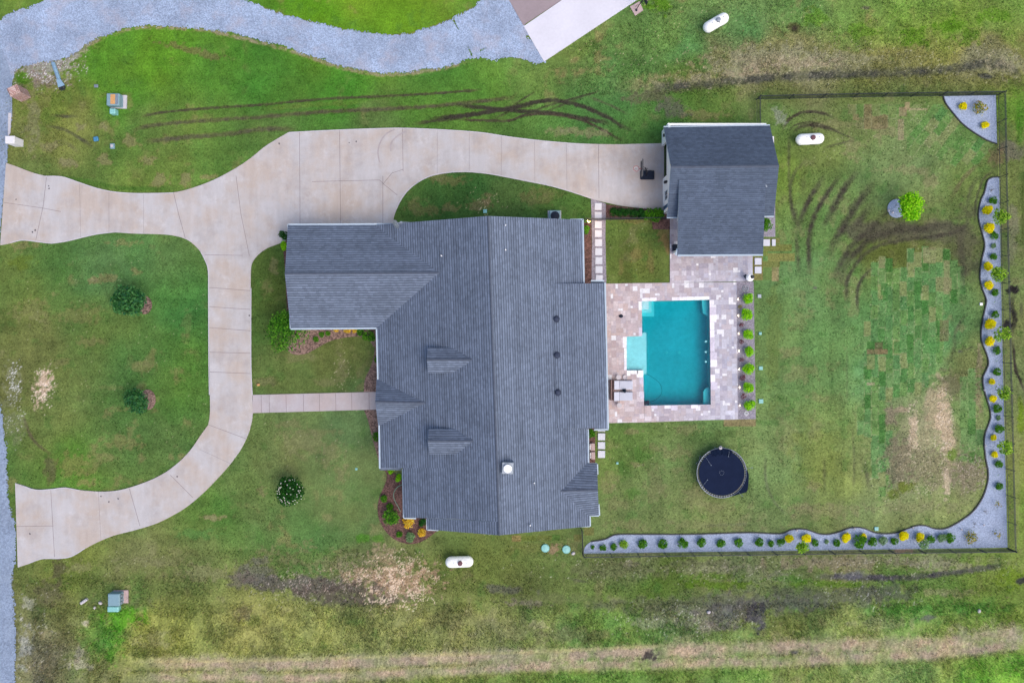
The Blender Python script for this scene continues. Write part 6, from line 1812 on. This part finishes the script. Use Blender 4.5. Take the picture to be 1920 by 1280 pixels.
for i, (x, y) in enumerate(((1385, 561), (1385.5, 591.5), (1386, 625), (1386.5, 658), (1387, 692), (1387.8, 726), (1388, 760))):
    p = P(x, y, .25); mb = MB(); mb.tube([(0, 0, 0), (0, 0, .2)], .02, 6); mb.lathe([(.07, 0), (.02, .06)], (0, 0, .27), 8)
    o = mb.build('path_light', M['black']); o.location = (p.x, p.y, .03); tag(o, 'small lit garden light between the pool and the lime shrubs, %s from the top' % ORD[i], 'garden light', 'garden lights')
    mb = MB(); mb.lathe([(.05, 0), (.085, .03), (.05, .06)], (-.02, 0, .21), 8); mb.build('lamp_glass', M['glow'], o)
for x, y, lab in ((1494, 994, 'leftmost at the upper edge of the bottom bed'), (1602, 991, 'second from left at the upper edge of the bottom bed'), (1712, 989, 'third from left at the upper edge of the bottom bed'), (1803, 992, 'just above the mottled shrub in the gravel corner'), (1845, 984, 'in the middle of the lower right gravel corner'), (1846, 731, 'at the right bed edge beside the fourth young tree'), (1848, 835, 'at the right bed edge beside the fifth young tree')):
    p = P(x, y, .2); mb = MB(); mb.tube([(0, 0, 0), (0, 0, .18)], .02, 6); mb.lathe([(.09, 0), (.02, .07)], (0, 0, .18), 8)
    o = mb.build('path_light', M['cream']); o.location = (p.x, p.y, .03); tag(o, 'small pale garden light ' + lab, 'garden light', 'garden lights')

# ------------------------------------------------------------------ utility cabinets and covers
p = P(217, 189, .4); r = empty('transformer_box', (p.x, p.y, 0), 'grey green transformer cabinet with an orange weathered top, upper left verge', 'utility box', rz=-.02)
mb = MB(); mb.box((.12, 0, .06), (1.42, 1.2, .12)); mb.build('pad', M['kerb'], r)
mb = MB(); mb.box((-.05, 0, .45), (1.15, 1.08, .75), 0, 0, .06); mb.build('cabinet', M['utility'], r)
mb = MB(); mb.box((-.04, 0, .84), (.42, .86, .02), 0, 0, .004); mb.build('weathered_patch', M['orange'], r)
mb = MB(); mb.box((.32, 0, .83), (.2, .9, .04)); mb.build('hinge_cover', M['steel'], r)
p = P(219, 1121, .4); r = empty('transformer_box', (p.x, p.y, 0), 'pale blue grey transformer cabinet on the lower left verge', 'utility box')
mb = MB(); mb.box((.22, .05, .06), (1.3, 1.15, .12)); mb.build('pad', M['pink_pad'], r)
mb = MB(); mb.box((-.05, 0, .48), (1.05, 1.1, .8), 0, 0, .06); cb = mb.build('cabinet', M['utility'], r)
mb = MB()
for k in range(3): mb.box((.55, -.3 + .3 * k, .6), (.1, .14, .2))
mb.build('latch', M['steel'], r)
def pedestal(x, y, w, d, h, m, lab, rz=0, lid=None):
    p = P(x, y, h); r = empty('utility_pedestal', (p.x, p.y, 0), lab, 'utility box', rz=rz)
    mb = MB(); mb.box((0, 0, h / 2 - .02), (w, d, h), 0, 0, min(.06, h * .3)); mb.build('cover', m, r)
    if lid: mb = MB(); mb.box((0, 0, h + .0), (w * .5, d * .5, .03)); mb.build('lid', lid, r)
pedestal(210, 208, .52, .48, .6, M['cyan_box'], 'pale cyan pedestal below the orange topped transformer cabinet')
pedestal(211, 1142, 1.0, .5, .5, M['cyan_box'], 'wide cyan box below the lower left transformer cabinet')
pedestal(178.5, 260, .42, .4, .18, M['blue_box'], 'small blue utility lid on the upper left verge, left of two', .2, M['blue_box'])
pedestal(209.5, 273.5, .4, .48, .18, M['utility'], 'small blue grey utility lid on the upper left verge, right of two', 0, M['cream'])
pedestal(179.5, 161, .36, .28, .08, M['steel'], 'flat grey cover in the grass left of the orange topped cabinet')
pedestal(155.5, 1128, .7, .24, .3, M['kerb'], 'narrow white marker lying in the grass left of the lower transformer', R(35))
for x, y, w, m_, lab in ((909.5, 396, .34, 'cyan_box', 'small cyan valve box lid in the grass above the main roof ridge'), (1424, 555, .34, 'steel', 'grey valve box lid right of the top lime shrub'), (1425.5, 625, .26, 'cyan_box', 'small green valve lid right of the third lime shrub'), (1426.5, 690, .34, 'cyan_box', 'green valve box lid right of the fifth lime shrub'), (1427, 752, .4, 'cyan_box', 'green valve box lid right of the lowest lime shrub'), (1643.5, 991, .36, 'cyan_box', 'green valve box lid at the upper edge of the bottom gravel bed'), (1840, 570, .26, 'white', 'small white valve lid beside the right gravel bed'), (1157.5, 868, .2, 'cyan_box', 'tiny cyan lid in the lawn left of the trampoline'), (668, 879, .2, 'cyan_box', 'tiny cyan lid in the lower front lawn')):
    p = P(x, y, .05); mb = MB(); mb.box((0, 0, .03), (w, w * .95, .08), 0, 0, .02); mb.box((0, 0, .075), (w * .7, .04, .02)); o = mb.build('valve_lid', M[m_]); o.location = (p.x, p.y, 0); tag(o, lab, 'valve lid', 'valve lids in the grass')
for x, y, lab in ((1022.5, 1027.5, 'round cyan septic lid below the house, left of two'), (1062, 1029.8, 'round cyan septic lid below the house, right of two')):
    p = P(x, y, .1); mb = MB(); mb.lathe([(.37, -.05), (.37, .08), (.33, .12), (.33, .1), (.04, .14)], (0, 0, 0), 28); o = mb.build('septic_lid', M['cyan_box']); o.location = (p.x, p.y, 0); tag(o, lab, 'septic lid', 'septic lids below the house')
# air conditioner
p = P(1040.5, 405, .8); r = empty('air_conditioner', (p.x, p.y, 0), 'grey air conditioner with a round fan at the top edge of the house roof', 'air conditioner')
mb = MB(); mb.box((0, 0, .45), (1.0, 1.0, .86), 0, 0, .08); mb.build('casing', M['utility'], r)
mb = MB(); mb.lathe([(.4, 0), (.4, .03), (.3, .05), (.1, .09)], (0, 0, .88), 24); mb.build('fan_grille', M['darkplastic'], r)
mb = MB(); mb.box((0, 0, .03), (1.2, 1.2, .06)); mb.build('pad', M['kerb'], r)
# mailboxes of masonry
r = empty('brick_mailbox', P(46, 180, 0), 'pink and cream brick mailbox pillar beside the road at the upper left', 'mailbox', rz=.45)
mb = MB(); mb.box((0, 0, .75), (.95, .75, 1.6)); mb.build('pillar', M['brick'], r)
mb = MB(); mb.poly([(-.5, -.4, 1.55), (.5, -.4, 1.55), (.5, .4, 1.55), (-.5, .4, 1.55), (-.3, -.25, 1.78), (.3, -.25, 1.78), (.3, .25, 1.78), (-.3, .25, 1.78)], [(4, 5, 6, 7), (0, 1, 5, 4), (1, 2, 6, 5), (2, 3, 7, 6), (3, 0, 4, 7), (3, 2, 1, 0)]); mb.build('capping', M['brick'], r)
mb = MB(); mb.box((-.46, 0, 1.15), (.08, .3, .3)); mb.build('letter_door', M['darkplastic'], r)
r = empty('white_mailbox', P(36, 269, 0), 'white masonry mailbox pillar at the road edge above the upper driveway mouth', 'mailbox', rz=.0)
mb = MB(); mb.box((0, 0, .6), (.75, .62, 1.3)); mb.build('pillar', M['whitebrick'], r)
mb = MB(); mb.poly([(-.42, -.35, 1.25), (.42, -.35, 1.25), (.42, .35, 1.25), (-.42, .35, 1.25), (-.38, -.3, 1.35), (.38, -.3, 1.35), (.38, .3, 1.35), (-.38, .3, 1.35)], [(4, 5, 6, 7), (0, 1, 5, 4), (1, 2, 6, 5), (2, 3, 7, 6), (3, 0, 4, 7), (3, 2, 1, 0)]); mb.build('capping', M['whitebrick'], r)
mb = MB(); mb.box((-.37, 0, .95), (.06, .26, .26)); mb.build('letter_door', M['steel'], r)
# culvert pipe with flared end
r = empty('culvert_pipe', P(108, 140, 0), 'flared metal culvert pipe end in the grass below the gravel road', 'pipe')
d_ = (P(118, 163, 0) - P(102, 118, 0)).normalized()
mb = MB(); mb.tube([tuple(d_ * t + Vector((0, 0, .06))) for t in np.linspace(-1.1, .5, 14)], [.17 + (.012 if i % 2 else 0) for i in range(14)], 14, caps=False); mb.build('pipe', M['culvert'], r)
mb = MB(); sd = Vector((-d_.y, d_.x, 0)); e = d_ * .5; f_ = d_ * 1.15
mb.poly([tuple(e + sd * .17 + Vector((0, 0, .2))), tuple(e - sd * .17 + Vector((0, 0, .2))), tuple(f_ - sd * .32 + Vector((0, 0, .06))), tuple(f_ + sd * .32 + Vector((0, 0, .06)))], [(3, 2, 1, 0)]); mb.build('flared_end', M['culvert'], r)
mb = MB(); mb.lathe([(.3, 0), (.3, .02)], tuple(f_ + d_ * .1), 14); mb.build('mouth', M['black'], r)
# garden hose
p = P(745, 905, 0); mb = MB(); pts = [(754, 908), (746, 912), (740, 920), (738, 929), (741, 939), (746, 948), (751, 958)]
mb.tube([tuple(P(x, y, 0) - p + Vector((0, 0, .06))) for x, y in smooth_line(pts)], .03, 6); o = mb.build('garden_hose', M['hose']); o.location = p; tag(o, 'pale green hose curving over the front mulch bed', 'hose')
# loose white stones
for x, y, s_, lab in ((1075, 1037, .2, 'white stone just below the right septic lid'), (1329, 1147, .2, 'lone white stone in the rough grass below the bottom fence'), (484, 721, .16, 'tiny yellow white ball on the lawn by the driveway above the walkway'), (1836, 1145, .2, 'white stone in the rough grass at the lower right'), (1674, 398, .14, 'white stone on the round gravel patch by the lime tree'), (1667, 394, .14, 'white stone at the left rim of the round gravel patch'), (188, 1130, .2, 'cream stub in the grass left of the lower transformer cabinet, upper of two'), (177, 1139, .16, 'cream stub in the grass left of the lower transformer cabinet, lower of two')):
    p = P(x, y, .1); mb = MB(); mb.lathe([(s_ * .6, 0), (s_, s_ * .4), (s_ * .7, s_ * .9), (s_ * .2, s_ * 1.1)], (0, 0, 0), 7); o = mb.build('stone', M['cream'] if 'yellow' not in lab else M['orange']); o.location = (p.x, p.y, 0); o.rotation_euler = (0, 0, x); o.scale = (1, .8, 1); tag(o, lab, 'stone')

# ------------------------------------------------------------------ tall rough grass of the field
def blades(name, boxes, seed, hmin, hmax, wid, lean=.35):
    g = np.random.default_rng(seed)
    XS = []; YS = []
    for (x0, y0, x1, y1, n) in boxes:
        XS.append(g.uniform(x0, x1, n)); YS.append(g.uniform(y0, y1, n))
    x = np.concatenate(XS); y = np.concatenate(YS)
    keepm = (vn(x, y, 22, seed) + g.random(len(x)) * .5) > .55
    for poly in (ROAD_BOT, GRAVEL, BED, [(938, -60), (978, 52), (1020, 122), (1190, 32), (1215, 22), (1200, 0), (1250, -60)]): keepm &= ~inpoly(x, y, poly)
    keepm &= ~((dline(x, y, L1) < 12) | (dline(x, y, L2) < 10)) | (g.random(len(x)) < .15)
    x = x[keepm]; y = y[keepm]; n = len(x)
    c, ro = ground_albedo(x, y)
    h = g.uniform(hmin, hmax, n) * (.4 + vn(x, y, 30, seed + 2))
    b = np.stack([(x - 960) * SC, (640 - y) * SC, np.zeros(n) - .03], 1)
    a = g.uniform(0, 6.28, n); ld = g.uniform(0, lean, n)
    tip = b + np.stack([np.cos(a) * ld * h, np.sin(a) * ld * h, h], 1)
    s = np.stack([-np.sin(a), np.cos(a), a * 0], 1) * (wid * g.uniform(.6, 1.4, n))[:, None]
    mid = (b + tip) / 2 + np.array([0, 0, .05])
    V = np.stack([b - s, b + s, tip + s * .25, tip - s * .25], 1).reshape(-1, 3)
    tone = g.uniform(1.05, 2.3, n)[:, None]
    dry = (g.random(n) < .12)[:, None]
    c = np.where(dry, np.array(AL(196, 184, 130)), c * tone)
    o = np_mesh(name, V, np.arange(4 * n).reshape(n, 4), M['leaf'], np.repeat(c, 4, axis=0))
    return tag(o, 'tall rough grass growing over the field', 'grass', kind='stuff')
fg = blades('field_grass', [(60, 1130, 1960, 1300, 90000), (1700, 1100, 1960, 1300, 6000), (-60, 1080, 400, 1300, 12000)], 11, .10, .34, .028)
fg['label'] = 'tall rough grass of the field across the bottom'
lg = blades('bank_grass', [(1080, -45, 1960, 178, 30000), (1100, 1042, 1890, 1130, 9000), (1895, 150, 1960, 1100, 5000), (-30, 150, 120, 300, 2500), (300, 1030, 1000, 1130, 9000)], 12, .06, .22, .03)
lg['label'] = 'short tufty grass on the banks around the yard'
def turf(n, seed):
    g = np.random.default_rng(seed)
    x = g.uniform(0, 1895, n); y = g.uniform(55, 1110, n)
    ok = (vn(x, y, 9, seed) + g.random(n) * .6) > .5
    for poly in (DRIVE, GRAVEL, BED, CORNER, ROAD_BOT, ROAD_TOP): ok &= ~inpoly(x, y, poly)
    for (a, b, c, d) in ((540, 408, 1135, 1005), (474, 732, 720, 776), (1128, 526, 1418, 792), (1236, 236, 1458, 532), (1106, 370, 1138, 536), (1138, 382, 1260, 412), (975, -30, 1200, 120)):
        ok &= ~((x > a) & (x < c) & (y > b) & (y < d))
    x = x[ok]; y = y[ok]; n = len(x)
    c, ro = ground_albedo(x, y)
    h = g.uniform(.03, .09, n) * (.6 + vn(x, y, 20, seed + 2))
    b = np.stack([(x - 960) * SC, (640 - y) * SC, np.full(n, -.04)], 1)
    a = g.uniform(0, 6.28, n); ld = g.uniform(.2, 1.0, n)
    tip = b + np.stack([np.cos(a) * ld * h, np.sin(a) * ld * h, h + .04], 1)
    s_ = np.stack([-np.sin(a), np.cos(a), a * 0], 1) * g.uniform(.015, .04, n)[:, None]
    V = np.stack([b - s_, b + s_, tip + s_ * .4, tip - s_ * .4], 1).reshape(-1, 3)
    cc = c * g.uniform(.9, 1.75, n)[:, None]
    o = np_mesh('lawn_grass', V, np.arange(4 * n).reshape(n, 4), M['leaf'], np.repeat(cc, 4, axis=0))
    return tag(o, 'short mown turf blades of the lawns round the house', 'grass', kind='stuff')
turf(170000, 21)
print('objects', len(bpy.data.objects))
